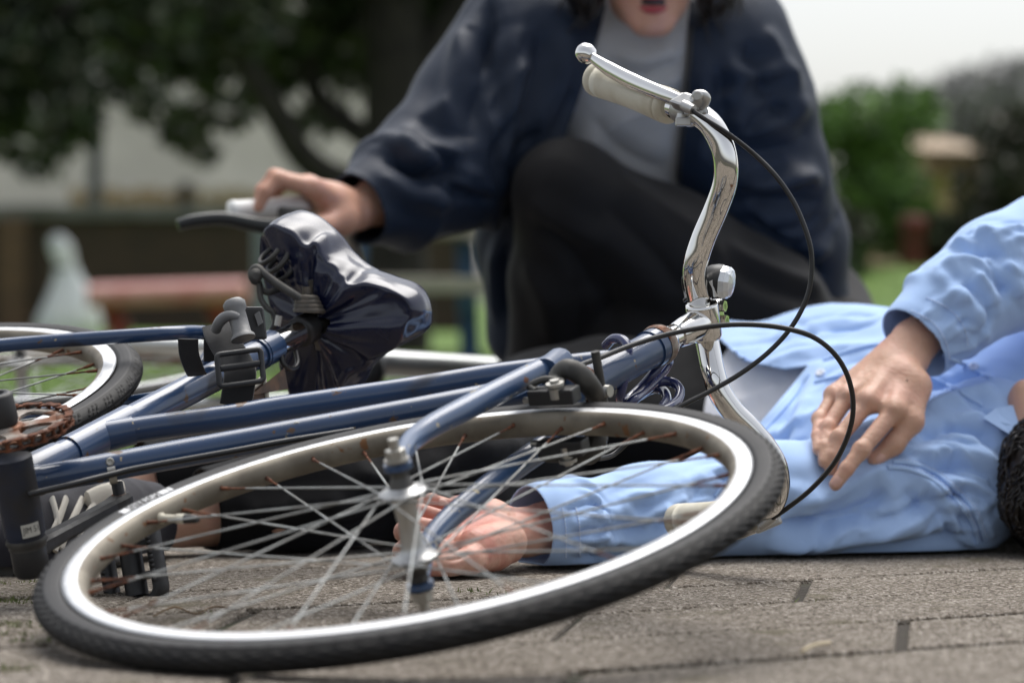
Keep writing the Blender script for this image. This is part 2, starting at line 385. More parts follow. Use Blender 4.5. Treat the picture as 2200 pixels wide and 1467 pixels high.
def seam(name, bvh, pts, r, material, parent, lift=.0012, k=10, dash=None):
    p3 = []
    for q in catmull([(*p, 0) for p in pts], k):
        h, n, D = hit(bvh, q[0], q[1])
        if h is not None: p3.append(h + n * lift)
    if len(p3) < 3: return None
    mb = MB(); p3 = catmull(np.array(p3), 2)
    if dash is None: mb.tube(p3, r, 6)
    else:
        s_l = np.concatenate([[0], np.cumsum(np.linalg.norm(np.diff(p3, axis=0), axis=1))]); t = 0
        while t < s_l[-1] - dash:
            e = [np.array([np.interp(t + w * dash * .62, s_l, p3[:, c]) for c in range(3)]) for w in (0, .5, 1)]; mb.tube(e, r, 5); t += dash
    return build(name, mb, material, parent)

def auto_strokes(seed, n, p0, p1, ang, length, w, h, jit=14, spread=0, bend=.15):
    """n creases with centres strewn from p0 to p1 (as seen), running at ang degrees"""
    r = np.random.default_rng(seed); out = []
    for k in range(n):
        t = (k + r.random()) / n; c = np.array(p0) * (1 - t) + np.array(p1) * t + r.normal(size=2) * [jit, jit] + r.uniform(-spread, spread, 2)
        a = math.radians(ang + r.normal() * 11); L_ = length * (.6 + .8 * r.random()); d = np.array([math.cos(a), -math.sin(a)]); q = np.array([-d[1], d[0]]) * L_ * bend * r.normal()
        out.append(([tuple(c - d * L_ / 2), tuple(c + q), tuple(c + d * L_ / 2)], w * (.7 + .6 * r.random()), h * (.5 + r.random()) * (1 if r.random() < .55 else -1)))
    return out
# ================================================================== ground and park
def paver_mat():
    m, N, L, b = nodes_of('weathered_concrete'); setin(b, 'Roughness', .95); setin(b, 'Specular IOR Level', .2)
    tc = N.new('ShaderNodeTexCoord'); O_ = tc.outputs['Object']
    def noise_(sc, det=3): n = N.new('ShaderNodeTexNoise'); n.inputs['Scale'].default_value = sc; n.inputs['Detail'].default_value = det; L.new(O_, n.inputs['Vector']); return n.outputs[0]
    def mixc(f, a, c):
        x = N.new('ShaderNodeMix'); x.data_type = 'RGBA'; L.new(f, x.inputs[0])
        for i, k in ((6, a), (7, c)):
            if isinstance(k, tuple): x.inputs[i].default_value = (*k, 1)
            else: L.new(k, x.inputs[i])
        return x.outputs[2]
    def rng(s, a, c): r = N.new('ShaderNodeMapRange'); r.inputs[1].default_value = a; r.inputs[2].default_value = c; L.new(s, r.inputs[0]); return r.outputs[0]
    big = mixc(rng(noise_(3.2, 5), .35, .65), (.175, .150, .122), (.235, .208, .175)); 
    vo = N.new('ShaderNodeTexVoronoi'); vo.inputs['Scale'].default_value = 300; L.new(O_, vo.inputs['Vector'])
    vr = N.new('ShaderNodeSeparateColor'); L.new(vo.outputs['Color'], vr.inputs[0])
    g1 = mixc(rng(vr.outputs[0], .55, .95), big, (.45, .41, .36)); g2 = mixc(rng(vr.outputs[1], .56, .92), g1, (.060, .047, .035))
    pit = noise_(420, 2); g3 = mixc(rng(pit, .53, .62), g2, (.075, .06, .045))
    g4 = mixc(rng(noise_(11, 5), .60, .74), g3, (.12, .105, .07)); L.new(g4, b.inputs['Base Color'])
    hgt = N.new('ShaderNodeMath'); hgt.operation = 'MULTIPLY_ADD'; L.new(pit, hgt.inputs[0]); hgt.inputs[1].default_value = -1.2; L.new(vr.outputs[0], hgt.inputs[2])
    b1 = N.new('ShaderNodeBump'); b1.inputs['Strength'].default_value = .9; b1.inputs['Distance'].default_value = .0026; L.new(hgt.outputs[0], b1.inputs['Height']); L.new(b1.outputs[0], b.inputs['Normal'])
    return m
soil = structure(build_np('ground', np.array([[-150, -6, -.0065], [150, -6, -.0065], [150, 260, -.0065], [-150, 260, -.0065]]), [[0, 1, 2, 3]], mat('joint_soil', (.028, .022, .015), .95, col2=(.03, .034, .012), nscale=5, lo=.45, hi=.62, bump=.6, bscale=120, bdist=.004)))
rp = np.random.default_rng(3); mb = MB(); e1, e2 = A3(.866, .5, 0), A3(.13, .99, 0); RB = .195 / .792; LEN = .64
def XY(a, b, z): q = a * e1 + b * e2; return A3(q[0], q[1], z)
row0 = 2.22 / .792
known = {-1: -.361, 0: -.041, 2: -.174}
for r in range(-12, 22):
    b0 = row0 + r * RB; off = known.get(r, rp.random() * LEN)
    for k in range(-14, 10):
        a0 = off + k * LEN; c = XY(a0 + LEN / 2, b0 + RB / 2, 0)
        if not (-3.4 < c[0] < 3.4 and .6 < c[1] < 6.35): continue
        ga, gb = (.0062 if r in known else .0034), .0034; z = .0012 * rp.normal(); tx, ty = .0012 * rp.normal(), .0010 * rp.normal(); bv = .004
        A0, A1, B0, B1 = a0 + ga, a0 + LEN - ga, b0 + gb, b0 + RB - gb; pts = []
        for ins, dz in ((0, -.02), (0, -.0045), (bv * .35, -.0013), (bv, 0)):
            pts += [XY(A0 + ins, B0 + ins, min(z, 0) * 0 + z + dz - .0015 - tx), XY(A1 - ins, B0 + ins, z + dz - .0015 + tx), XY(A1 - ins, B1 - ins, z + dz - .0015 + ty), XY(A0 + ins, B1 - ins, z + dz - .0015 - ty)]
        fs = [(12, 13, 14, 15)] + [(l * 4 + i, l * 4 + (i + 1) % 4, l * 4 + 4 + (i + 1) % 4, l * 4 + 4 + i) for l in range(3) for i in range(4)]
        mb.add(np.array(pts), fs, 0, False)
pav = structure(build('pavement', mb, paver_mat()))
# moss and weeds in the joints
mb = MB()
def tuft(o, n, h, sp):
    for _ in range(n):
        p = o + A3(rp.normal() * sp, rp.normal() * sp * .6, -.006); t = rp.random() * 6.28; d = A3(math.cos(t), math.sin(t), 0); hh = h * (.4 + rp.random()); w = .0012 + .001 * rp.random(); lean = A3(rp.normal(), rp.normal(), 0) * hh * .5
        mb.add(np.array([p - d * w, p + d * w, p + lean + A3(0, 0, hh)]), [(0, 1, 2)], 0, False)
for px, py, n in [(15, 1285, 120), (40, 1292, 90), (10, 1338, 110), (45, 1345, 60), (70, 1375, 40), (20, 1430, 40), (30, 1360, 40), (1004, 1268, 26), (940, 1262, 12), (1092, 1277, 8), (455, 1315, 14), (1715, 1288, 6), (60, 1250, 60), (5, 1255, 80)]: tuft(G(px, py), n, .008, .012)
o = build('moss', mb, mat('moss', (.085, .12, .025), .9, col2=(.14, .15, .05), nscale=40)); o['kind'] = 'stuff'
TW = mat('dry_stem', (.20, .13, .07), .9, col2=(.10, .06, .03), nscale=90)
for pts, r, lab in (([(330, 1322), (375, 1308), (420, 1318), (455, 1308), (490, 1304)], .0009, 'thin curled brown twig on the paving inside the bicycle wheel'), ([(1722, 1398), (1750, 1390), (1782, 1380)], .0018, 'pale dry straw lying alone on the paving at lower right')):
    mb = MB(); mb.tube(catmull([G(*q, .003) + A3(0, 0, .002 * (k % 2)) for k, q in enumerate(pts)], 5), r, 6); tag(build('twig', mb, TW if r < .001 else mat('straw', (.45, .38, .26), .9)), lab, 'twig')

# lawn: flat on the left, a gentle bank on the right
GX = np.concatenate([np.linspace(-40, -6, 12), np.linspace(-5.5, 6, 70), np.linspace(7, 40, 12)]); GY = np.concatenate([np.linspace(6.12, 20, 60), np.linspace(21, 120, 30)])
def bank(x, y):
    s = np.clip((x - .7) / 1.2, 0, 1); s = s * s * (3 - 2 * s); t = np.clip((y - 8.5) / 8.5, 0, 1); return .44 * s * t * t * (3 - 2 * t)
def lawn_h(x, y): return .006 + bank(x, y) + .006 * np.sin(x * 3.1 + y) * np.clip((y - 6.3), 0, 1)
g = np.array([[(x, y, float(lawn_h(x, y))) for y in GY] for x in GX]); idx = np.arange(g.shape[0] * g.shape[1]).reshape(g.shape[:2])
fq = np.stack([idx[:-1, :-1], idx[1:, :-1], idx[1:, 1:], idx[:-1, 1:]], -1).reshape(-1, 4)
lawn = structure(build_np('lawn', g.reshape(-1, 3), fq, mat('lawn', (.125, .215, .035), .95, col2=(.085, .15, .028), nscale=2.2, lo=.35, hi=.65, bump=.8, bscale=60, bdist=.02)))
nb = 26000; bx = rp.uniform(-3.2, 3.4, nb); by = 6.12 + 10 * rp.random(nb) ** 1.6; bz = lawn_h(bx, by) - .004; t = rp.random(nb) * 6.28; w = .003 + .003 * rp.random(nb); hh = .018 + .030 * rp.random(nb); l1, l2 = rp.normal(size=(2, nb)) * .014
vv = np.stack([np.stack([bx - np.cos(t) * w, by - np.sin(t) * w, bz], -1), np.stack([bx + np.cos(t) * w, by + np.sin(t) * w, bz], -1), np.stack([bx + l1, by + l2, bz + hh], -1)], 1).reshape(-1, 3)
o = build_np('grass', vv, np.arange(nb * 3).reshape(-1, 3), mat('grass_blade', (.125, .205, .045), .8, col2=(.18, .21, .075), nscale=3), None, False); o['kind'] = 'stuff'
# worn earth path on the bank at the right
def sheet(name, pts, m, lift=.004):
    mb = MB(); g = np.array([[A3(x, y, float(lawn_h(x, y)) + lift) for y in np.linspace(y0, y1, 8)] for x, y0, y1 in pts]); mb.grid(g); return structure(build(name, mb, m))
sheet('path', [(x, 7.6 + .12 * math.sin(x * 2), 10.2 + .2 * math.sin(x * 1.3)) for x in np.linspace(.4, 5, 20)], mat('earth_path', (.20, .165, .12), .95, col2=(.26, .22, .17), nscale=6))

def leaves(name, centres, radii, n, size, mats, par, seed=1, flat=.75):
    r = np.random.default_rng(seed); centres = np.asarray(centres, float); radii = np.asarray(radii, float)
    w = radii ** 2; ci = r.choice(len(centres), n, p=w / w.sum()); d = r.normal(size=(n, 3)); d /= np.linalg.norm(d, axis=1)[:, None]
    rad = radii[ci] * (r.random(n) ** .45); p = centres[ci] + d * rad[:, None] * [1, 1, flat]
    a = r.normal(size=(n, 3)); a /= np.linalg.norm(a, axis=1)[:, None]; b = np.cross(a, r.normal(size=(n, 3))); b /= np.linalg.norm(b, axis=1)[:, None]
    s = size * (.6 + .8 * r.random(n))[:, None]; v = np.stack([p - a * s, p - b * s * .45, p + a * s, p + b * s * .45], 1).reshape(-1, 3)
    o = build_np(name, v, np.arange(4 * n).reshape(-1, 4), mats, par, False); k = (r.random(n) * len(mats)).astype(np.int32); o.data.polygons.foreach_set('material_index', k); return o
LEAF = [mat('leaf_dark', (.012, .022, .007), .6), mat('leaf_mid', (.026, .045, .012), .6), mat('leaf_olive', (.034, .040, .015), .6)]
LEAFB = [mat('leaf_bright', (.16, .29, .050), .6), mat('leaf_green', (.11, .215, .038), .6), mat('leaf_deep', (.05, .105, .024), .6)]
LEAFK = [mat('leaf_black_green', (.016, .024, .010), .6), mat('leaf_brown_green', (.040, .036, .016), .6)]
BARK = mat('dark_bark', (.014, .011, .010), .95, col2=(.026, .022, .018), nscale=14, bump=.7, bscale=30, bdist=.02)
def tree(lab, base, limbs, crowns, n, size, mats, seed, group=None):
    t = thing('tree', lab, 'tree', base, group); mb = MB()
    for pts, r in limbs: mb.tube(catmull([A3(*q) for q in pts], 5), r, 12)
    build('trunk', mb, BARK, t); leaves('crown', [c[:3] for c in crowns], [c[3] for c in crowns], n, size, mats, t, seed); return t
def pz(px, py, D): q = PD(px, py, D); return (q[0], q[1], q[2])
D = 15.5
limbs = [([(PD(845, 640, D)[0], D, -.1), pz(845, 450, D), pz(850, 200, D), pz(840, -60, D), pz(800, -500, D)], [.19, .155, .15, .15, .10]),
         ([pz(838, 420, D), pz(720, 385, D - .2), pz(650, 335, D - .3), pz(590, 240, D - .4), pz(530, 150, D - .5), pz(440, 20, D - .6), pz(330, -200, D - .7)], [.10, .075, .07, .062, .055, .05, .03]),
         ([pz(845, 330, D), pz(690, 220, D + .3), pz(660, 90, D + .4), pz(640, -100, D + .5)], [.07, .055, .05, .04]), ([pz(850, 250, D), pz(960, 60, D), pz(1080, -160, D)], [.09, .07, .05])]
cr = [(*pz(x, y, D + dz), r) for x, y, dz, r in [(330, 40, 0, .34), (480, 20, -.6, .34), (620, 0, .4, .36), (740, 40, .5, .34), (900, 20, .8, .42), (560, -120, 0, .5), (280, -120, 0, .45), (850, -160, 0, .5), (960, 150, 1.2, .30), (910, 280, 1.6, .26), (640, 110, .8, .26), (420, 120, .2, .26), (420, 240, 1.0, .17), (560, 60, 0, .3), (1050, -80, .5, .5), (780, 150, 1, .22), (250, 150, 1, .20), (310, 225, 1.5, .15), (390, 290, 1.5, .13), (150, 260, 1, .20), (500, 240, 1.5, .14), (570, 200, 1, .16), (90, 340, 1.5, .16), (700, 250, 1, .16), (440, 330, 2, .10)]]
tree('dark spreading tree with a leaning low limb behind the crouching person', (PD(845, 640, D)[0], D, 0), limbs, cr, 10500, .055, LEAF, 2)
D = 19
limbs = [([(PD(-120, 640, D)[0], D, -.1), pz(-110, 400, D), pz(-60, 100, D), pz(0, -300, D)], [.20, .17, .15, .1]), ([pz(-100, 300, D), pz(60, 150, D), pz(180, -60, D)], [.09, .07, .04])]
cr = [(*pz(x, y, D + dz), r) for x, y, dz, r in [(-60, 120, 0, .6), (60, 60, .4, .55), (40, 220, 0, .34), (110, 170, 0, .36), (190, 80, .3, .45), (20, -100, 0, .5), (230, -60, .5, .45), (-150, 240, 0, .4), (20, 300, .5, .22), (300, 110, .6, .3)]]
tree('dark leafy tree over the brick wall at the left edge of the park', (PD(-120, 640, D)[0], D, 0), limbs, cr, 6500, .065, LEAF, 4)
# bushes on the right-hand bank
def bush(lab, px, py0, py1, D, half, n, size, mats, seed):
    c = PD(px, py1, D); base = float(lawn_h(c[0], D)); top = PD(px, py0, D)[2]; t = thing('bush', lab, 'bush', (c[0], D, base)); r = np.random.default_rng(seed); mb = MB()
    for k in range(7):
        a = r.random() * 6.28; mb.tube(catmull([A3(c[0], D, base - .05), A3(c[0] + .1 * math.cos(a), D + .1 * math.sin(a), base + .3 * (top - base)), A3(c[0] + half * .6 * math.cos(a), D + half * .6 * math.sin(a), base + (.5 + .4 * r.random()) * (top - base))], 4), [.02, .014, .006], 6)
    build('stem', mb, BARK, t); hh = top - base; cs = [(c[0] + half * .55 * r.normal() * .8, D + half * .5 * r.normal(), base + hh * (.16 + .68 * r.random()), half * (.36 + .3 * r.random())) for _ in range(16)]
    leaves('foliage', [q[:3] for q in cs], [q[3] for q in cs], n, size, mats, t, seed)
bush('bright green rounded bush on the grass bank beside the crouching person', 1850, 150, 560, 16.5, .40, 5600, .034, LEAFB, 11)
D = 75
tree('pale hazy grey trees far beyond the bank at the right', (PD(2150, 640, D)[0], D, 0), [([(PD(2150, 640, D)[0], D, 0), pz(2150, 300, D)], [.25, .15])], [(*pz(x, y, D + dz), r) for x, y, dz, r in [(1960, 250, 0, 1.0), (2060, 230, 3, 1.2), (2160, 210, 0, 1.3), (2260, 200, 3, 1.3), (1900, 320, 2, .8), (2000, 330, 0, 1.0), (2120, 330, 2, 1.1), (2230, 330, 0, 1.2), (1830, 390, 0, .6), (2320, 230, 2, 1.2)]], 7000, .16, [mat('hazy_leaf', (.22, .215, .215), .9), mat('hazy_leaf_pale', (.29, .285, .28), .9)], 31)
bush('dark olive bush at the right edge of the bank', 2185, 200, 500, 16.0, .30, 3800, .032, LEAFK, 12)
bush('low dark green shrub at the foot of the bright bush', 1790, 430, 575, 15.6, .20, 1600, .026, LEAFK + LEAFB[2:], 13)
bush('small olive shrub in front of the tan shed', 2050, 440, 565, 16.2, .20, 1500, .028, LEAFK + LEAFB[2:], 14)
c = PD(1962, 560, 16); zb0 = float(lawn_h(c[0], 16.0)); t = thing('post', 'short red brown post standing between the two bushes on the bank', 'post', (c[0], 16, zb0)); mb = MB()
mb.lathe(A3(c[0], 16, zb0 - .02), A3(0, 0, 1), [(0, .062), (.20, .062), (.215, .075), (.25, .072), (.275, .045), (.28, .002)], 16); build('shaft', mb, mat('red_brown_paint', (.16, .035, .022), .7, col2=(.10, .03, .02), nscale=12), t)

# brick garden wall, its coping, the fence behind, and the house
D = 25.0; x0, x1 = PD(-300, 600, D)[0], PD(1010, 600, D)[0]; ztop = PD(0, 470, D)[2]
wl_ = thing('garden_wall', 'long dark brown brick garden wall with grey coping across the lawn', 'wall', ((x0 + x1) / 2, D, 0)); mb = MB(); mb.box(A3((x0 + x1) / 2, D + .1, ztop / 2 - .03), A3((x1 - x0) / 2, 0, 0), A3(0, .1, 0), A3(0, 0, ztop / 2 + .03), 0)
m, N, L, b = nodes_of('dark_brick'); br = N.new('ShaderNodeTexBrick'); br.inputs['Scale'].default_value = 4; br.inputs['Color1'].default_value = (.060, .036, .024, 1); br.inputs['Color2'].default_value = (.040, .026, .019, 1); br.inputs['Mortar'].default_value = (.06, .05, .042, 1); br.inputs['Mortar Size'].default_value = .012
tc = N.new('ShaderNodeTexCoord'); mp = N.new('ShaderNodeMapping'); mp.inputs['Rotation'].default_value = (math.pi / 2, 0, 0); L.new(tc.outputs['Object'], mp.inputs[0]); L.new(mp.outputs[0], br.inputs['Vector']); L.new(br.outputs[0], b.inputs['Base Color']); setin(b, 'Roughness', .9)
build('wall', mb, m, wl_); mb = MB(); mb.box(A3((x0 + x1) / 2, D + .08, ztop + .055), A3((x1 - x0) / 2, 0, 0), A3(0, .16, 0), A3(0, 0, .052), 0, .012); build('coping', mb, mat('grey_coping', (.17, .165, .165), .9, col2=(.12, .115, .11), nscale=5), wl_)
mb = MB(); xb0 = PD(30, 600, D)[0]; mb.box(A3(xb0, D - .06, ztop / 2), A3(.11, 0, 0), A3(0, .05, 0), A3(0, 0, ztop / 2), 0, .01); build('pier', mb, mat('lighter_brick', (.13, .075, .045), .9, col2=(.09, .055, .035), nscale=9), wl_)
D = 29.0; fn = thing('fence', 'tan wooden board fence showing above the brick wall', 'fence', (PD(400, 600, D)[0], D, 0)); za, zb = PD(0, 470, D)[2], PD(0, 405, D)[2]
for k, (xa, xb_) in enumerate(((150, 400), (400, 700))):
    xs, xe = PD(xa, 0, D)[0], PD(xb_, 0, D)[0]; mb = MB(); nbd = 9
    for i in range(nbd): xx_ = xs + (xe - xs) * (i + .5) / nbd; mb.box(A3(xx_, D, zb / 2), A3((xe - xs) / nbd * .47, 0, 0), A3(0, .012, 0), A3(0, 0, zb / 2 - .03 * (i % 3 == 1)), 0, .003)
    build('panel', mb, mat('tan_boards', (.36, .235, .12) if k == 0 else (.40, .32, .21), .85, col2=(.24, .15, .08), nscale=8, stretch=(4, 1, .5)), fn)
    mb = MB(); mb.box(A3(xe, D - .03, zb / 2), A3(.05, 0, 0), A3(0, .05, 0), A3(0, 0, zb / 2 + .05), 0, .01); build('fence_post', mb, BARK, fn)
def building(lab, D, xa, xb_, top, col, win, roof):
    xs, xe = PD(xa, 0, D)[0], PD(xb_, 0, D)[0]; zt = PD(0, top, D)[2]; t = thing('house', lab, 'house', ((xs + xe) / 2, D, 0)); mb = MB(); mb.box(A3((xs + xe) / 2, D + 3, zt / 2 - .1), A3((xe - xs) / 2, 0, 0), A3(0, 3, 0), A3(0, 0, zt / 2 + .1)); build('wall', mb, mat('render_' + lab.split()[0], col, .9, col2=tuple(c * .82 for c in col), nscale=.7), t)
    for wx, wz, ww, wh in win:
        cx = xs + (xe - xs) * wx; mb = MB(); mb.box(A3(cx, D - .02, zt * wz), A3(ww, 0, 0), A3(0, .05, 0), A3(0, 0, wh), 0, .02); w_ = build('window', mb, mat('window_frame', (.5, .5, .5), .6), t); mb = MB(); mb.box(A3(cx, D - .08, zt * wz), A3(ww * .88, 0, 0), A3(0, .012, 0), A3(0, 0, wh * .9)); build('pane', mb, mat('dark_glass', (.10, .12, .13), .15), w_)
    mb = MB(); g = np.array([[A3(x, y, z) for x in ((xs - .4, xe + .4) if D > 40 else (xs - .05, xe + .05))] for y, z in ((D - .5, zt), (D + 3, zt + roof), (D + 6.5, zt))]); mb.grid(g, smooth=False); g2 = g - A3(0, 0, .18); mb.grid(g2, smooth=False); build('roof', mb, mat('roof_' + lab.split()[0], (.20, .20, .21) if D > 40 else (.30, .22, .14), .8), t); return t
building('pale grey rendered house behind the trees and fence at the left', 52, -700, 900, -120, (.80, .69, .70), [(.47, .62, .6, .7)], 2.0)
building('small tan shed between the bushes at the right', 27, 1985, 2110, 330, (.42, .30, .18), [], .28)
# lamp post behind the wall
D = 27.0; c = PD(205, 600, D); t = thing('lamp_post', 'thin dark lamp post in front of the pale grey house', 'lamp post', (c[0], D, 0)); mb = MB(); zt = PD(0, 215, D)[2]
mb.lathe(A3(c[0], D, -.05), A3(0, 0, 1), [(0, .10), (.35, .09), (.4, .065), (zt, .055)], 14); build('pole', mb, mat('dark_green_paint', (.020, .028, .026), .5), t); mb = MB(); mb.lathe(A3(c[0], D, zt), A3(0, 0, 1), [(0, .05), (.04, .12), (.22, .16), (.30, .14), (.36, .03)], 16); build('lantern', mb, mat('frosted_lantern', (.35, .36, .34), .4), t)
# red bench
D = 18.0; xs, xe = PD(196, 0, D)[0], PD(528, 0, D)[0]; zs = PD(0, 598, D)[2]; bn = thing('bench', 'faded red bench with curved legs before the brick wall', 'bench', ((xs + xe) / 2, D, 0)); RED = mat('faded_red_paint', (.52, .20, .18), .55, col2=(.62, .33, .30), nscale=6); DRED = mat('dark_red_paint', (.30, .045, .03), .6, col2=(.2, .04, .03), nscale=9)
mb = MB(); g = []
for i, x in enumerate(np.linspace(xs, xe, 14)):
    zz = zs - .03 + .025 * (i / 13); g.append([A3(x, D - .18, zz - .13), A3(x, D - .20, zz - .06), A3(x, D - .17, zz - .01), A3(x, D + .17, zz), A3(x, D + .2, zz - .06), A3(x, D + .18, zz - .13)])
mb.grid(np.array(g), wrap_j=True); mb.add(np.array(g[0]), [tuple(range(6))]); mb.add(np.array(g[-1]), [tuple(range(5, -1, -1))]); build('seat', mb, RED, bn)
for x in (xs + .12, xe - .14):
    mb = MB(); mb.tube(catmull([A3(x - .05, D, -.03), A3(x + .05, D, .10), A3(x - .02, D, .20), A3(x, D, zs - .08)], 5), [.06, .05, .055, .08], 12, flat=(1, 1.6)); build('leg', mb, DRED, bn)
# pale sack
D = 19.0; c = PD(138, 600, D); t = thing('sack', 'pale grey tied sack standing by the red bench', 'sack', (c[0], D, 0)); mb = MB(); ang = np.linspace(0, 2 * np.pi, 24, endpoint=False); g = []
for z, r in [(0, .02), (.004, .15), (.05, .19), (.13, .185), (.20, .155), (.27, .118), (.33, .088), (.39, .066), (.43, .060), (.48, .068), (.53, .066), (.57, .048), (.59, .015)]: g.append([A3(c[0] + .05 * math.sin(z * 5) - .08 * z + r * math.cos(a) * (1 + .10 * math.sin(3 * a + z * 7) + .05 * math.sin(7 * a - z * 15)), D + r * math.sin(a) * .8, .02 + z * 1.06) for a in ang])
mb.grid(np.array(g), wrap_j=True); build('bag', mb, mat('grey_white_plastic', (.88, .89, .90), .6, col2=(.76, .79, .82), nscale=7), t); mb = MB(); mb.tube(np.array([A3(c[0] - .018 + .064 * math.cos(a), D + .05 * math.sin(a), .45) for a in ang]), .012, 8, closed=True); build('tie', mb, LEAF[0], t)
# picnic table with blue legs, grey post
D = 13.0; tb_ = thing('picnic_table', 'picnic table with blue legs and pale planks on the lawn', 'table', (PD(900, 0, D)[0], D, 0)); BLUE = mat('blue_table_paint', (.022, .075, .19), .5, col2=(.03, .09, .2), nscale=9); PL = mat('pale_planks', (.34, .31, .27), .8, col2=(.26, .24, .20), nscale=7, stretch=(.6, 6, 6))
def X(px): return PD(px, 0, D)[0]
for px, lean in ((756, .02), (1006, -.01), (1260, .02)):
    mb = MB(); z1 = PD(0, 505, D)[2]; mb.box(A3(X(px), D, z1 / 2 - .02), A3(.040, 0, 0), A3(0, .045, 0), A3(lean, 0, z1 / 2), 0, .008); mb.box(A3(X(px), D - .05, PD(0, 640, D)[2] - .02), A3(.035, 0, 0), A3(0, .55, 0), A3(0, 0, .028), 0, .006); build('leg', mb, BLUE, tb_)
for y0, dd in ((596, -.55), (600, .62)):
    mb = MB()
    for q in (-.085, .085): mb.box(A3((X(770) + X(1300)) / 2, D + dd + q, PD(0, 614, D)[2] + (.0 if dd < 0 else .01)), A3((X(1300) - X(770)) / 2, 0, 0), A3(0, .08, 0), A3(0, 0, .030), 0, .006)
    build('seat_plank', mb, PL, tb_)
mb = MB()
for q in (-.28, -.09, .10, .29): mb.box(A3((X(960) + X(1320)) / 2 - .1, D + q, PD(0, 497, D)[2] + .008), A3((X(1320) - X(960)) / 2 + .12, 0, 0), A3(0, .088, 0), A3(0, 0, .030), 0, .006)
build('table_top', mb, PL, tb_)
D = 12.5; c = PD(565, 0, D); mb = MB(); zt = PD(0, 470, D)[2]; mb.lathe(A3(c[0], D, -.05), A3(0, 0, 1), [(0, .052), (.04, .05), (.06, .038), (zt + .02, .038), (zt + .05, .03), (zt + .055, .002)], 14); tag(build('bollard', mb, mat('grey_green_paint', (.13, .155, .155), .6, col2=(.10, .12, .12), nscale=9)), 'slim grey post on the lawn between red bench and picnic table', 'post')
# ================================================================== the navy bicycle lying on its side
C = A3(-0.08922624, 2.81806635, 0.09787511); n_ = unit(A3(-0.16806886, -0.21856927, 0.96123896))
def _onp(px, py): d = ray(px, py); return CAMP + d * (((C - CAMP) @ n_) / (d @ n_))
P0 = _onp(1213, 851); u_ = unit(P0 - C); v_ = np.cross(n_, u_)
Hc = _onp(1512, 689); s_ = unit(Hc - P0); fw_ = np.cross(s_, n_)
BB = PD(38, 1060, 3.10)
m_ = np.cross(s_, P0 + .06 * s_ - BB); m_ = unit(m_); m_ = m_ if m_[2] > 0 else -m_
def WL(a, b, c): return C + a * u_ + b * v_ + c * n_
def WP(px, py, off): return on_plane(px, py, C + off * n_, n_)       # on the front wheel's plane, off metres towards its upper face
def FP(px, py, off=0.0): return on_plane(px, py, BB + off * m_, m_)  # on the frame's plane

bike = thing('bicycle', 'navy blue bicycle with rusty rims lying on its side, its front wheel nearest', 'bicycle', (BB[0], BB[1], 0))

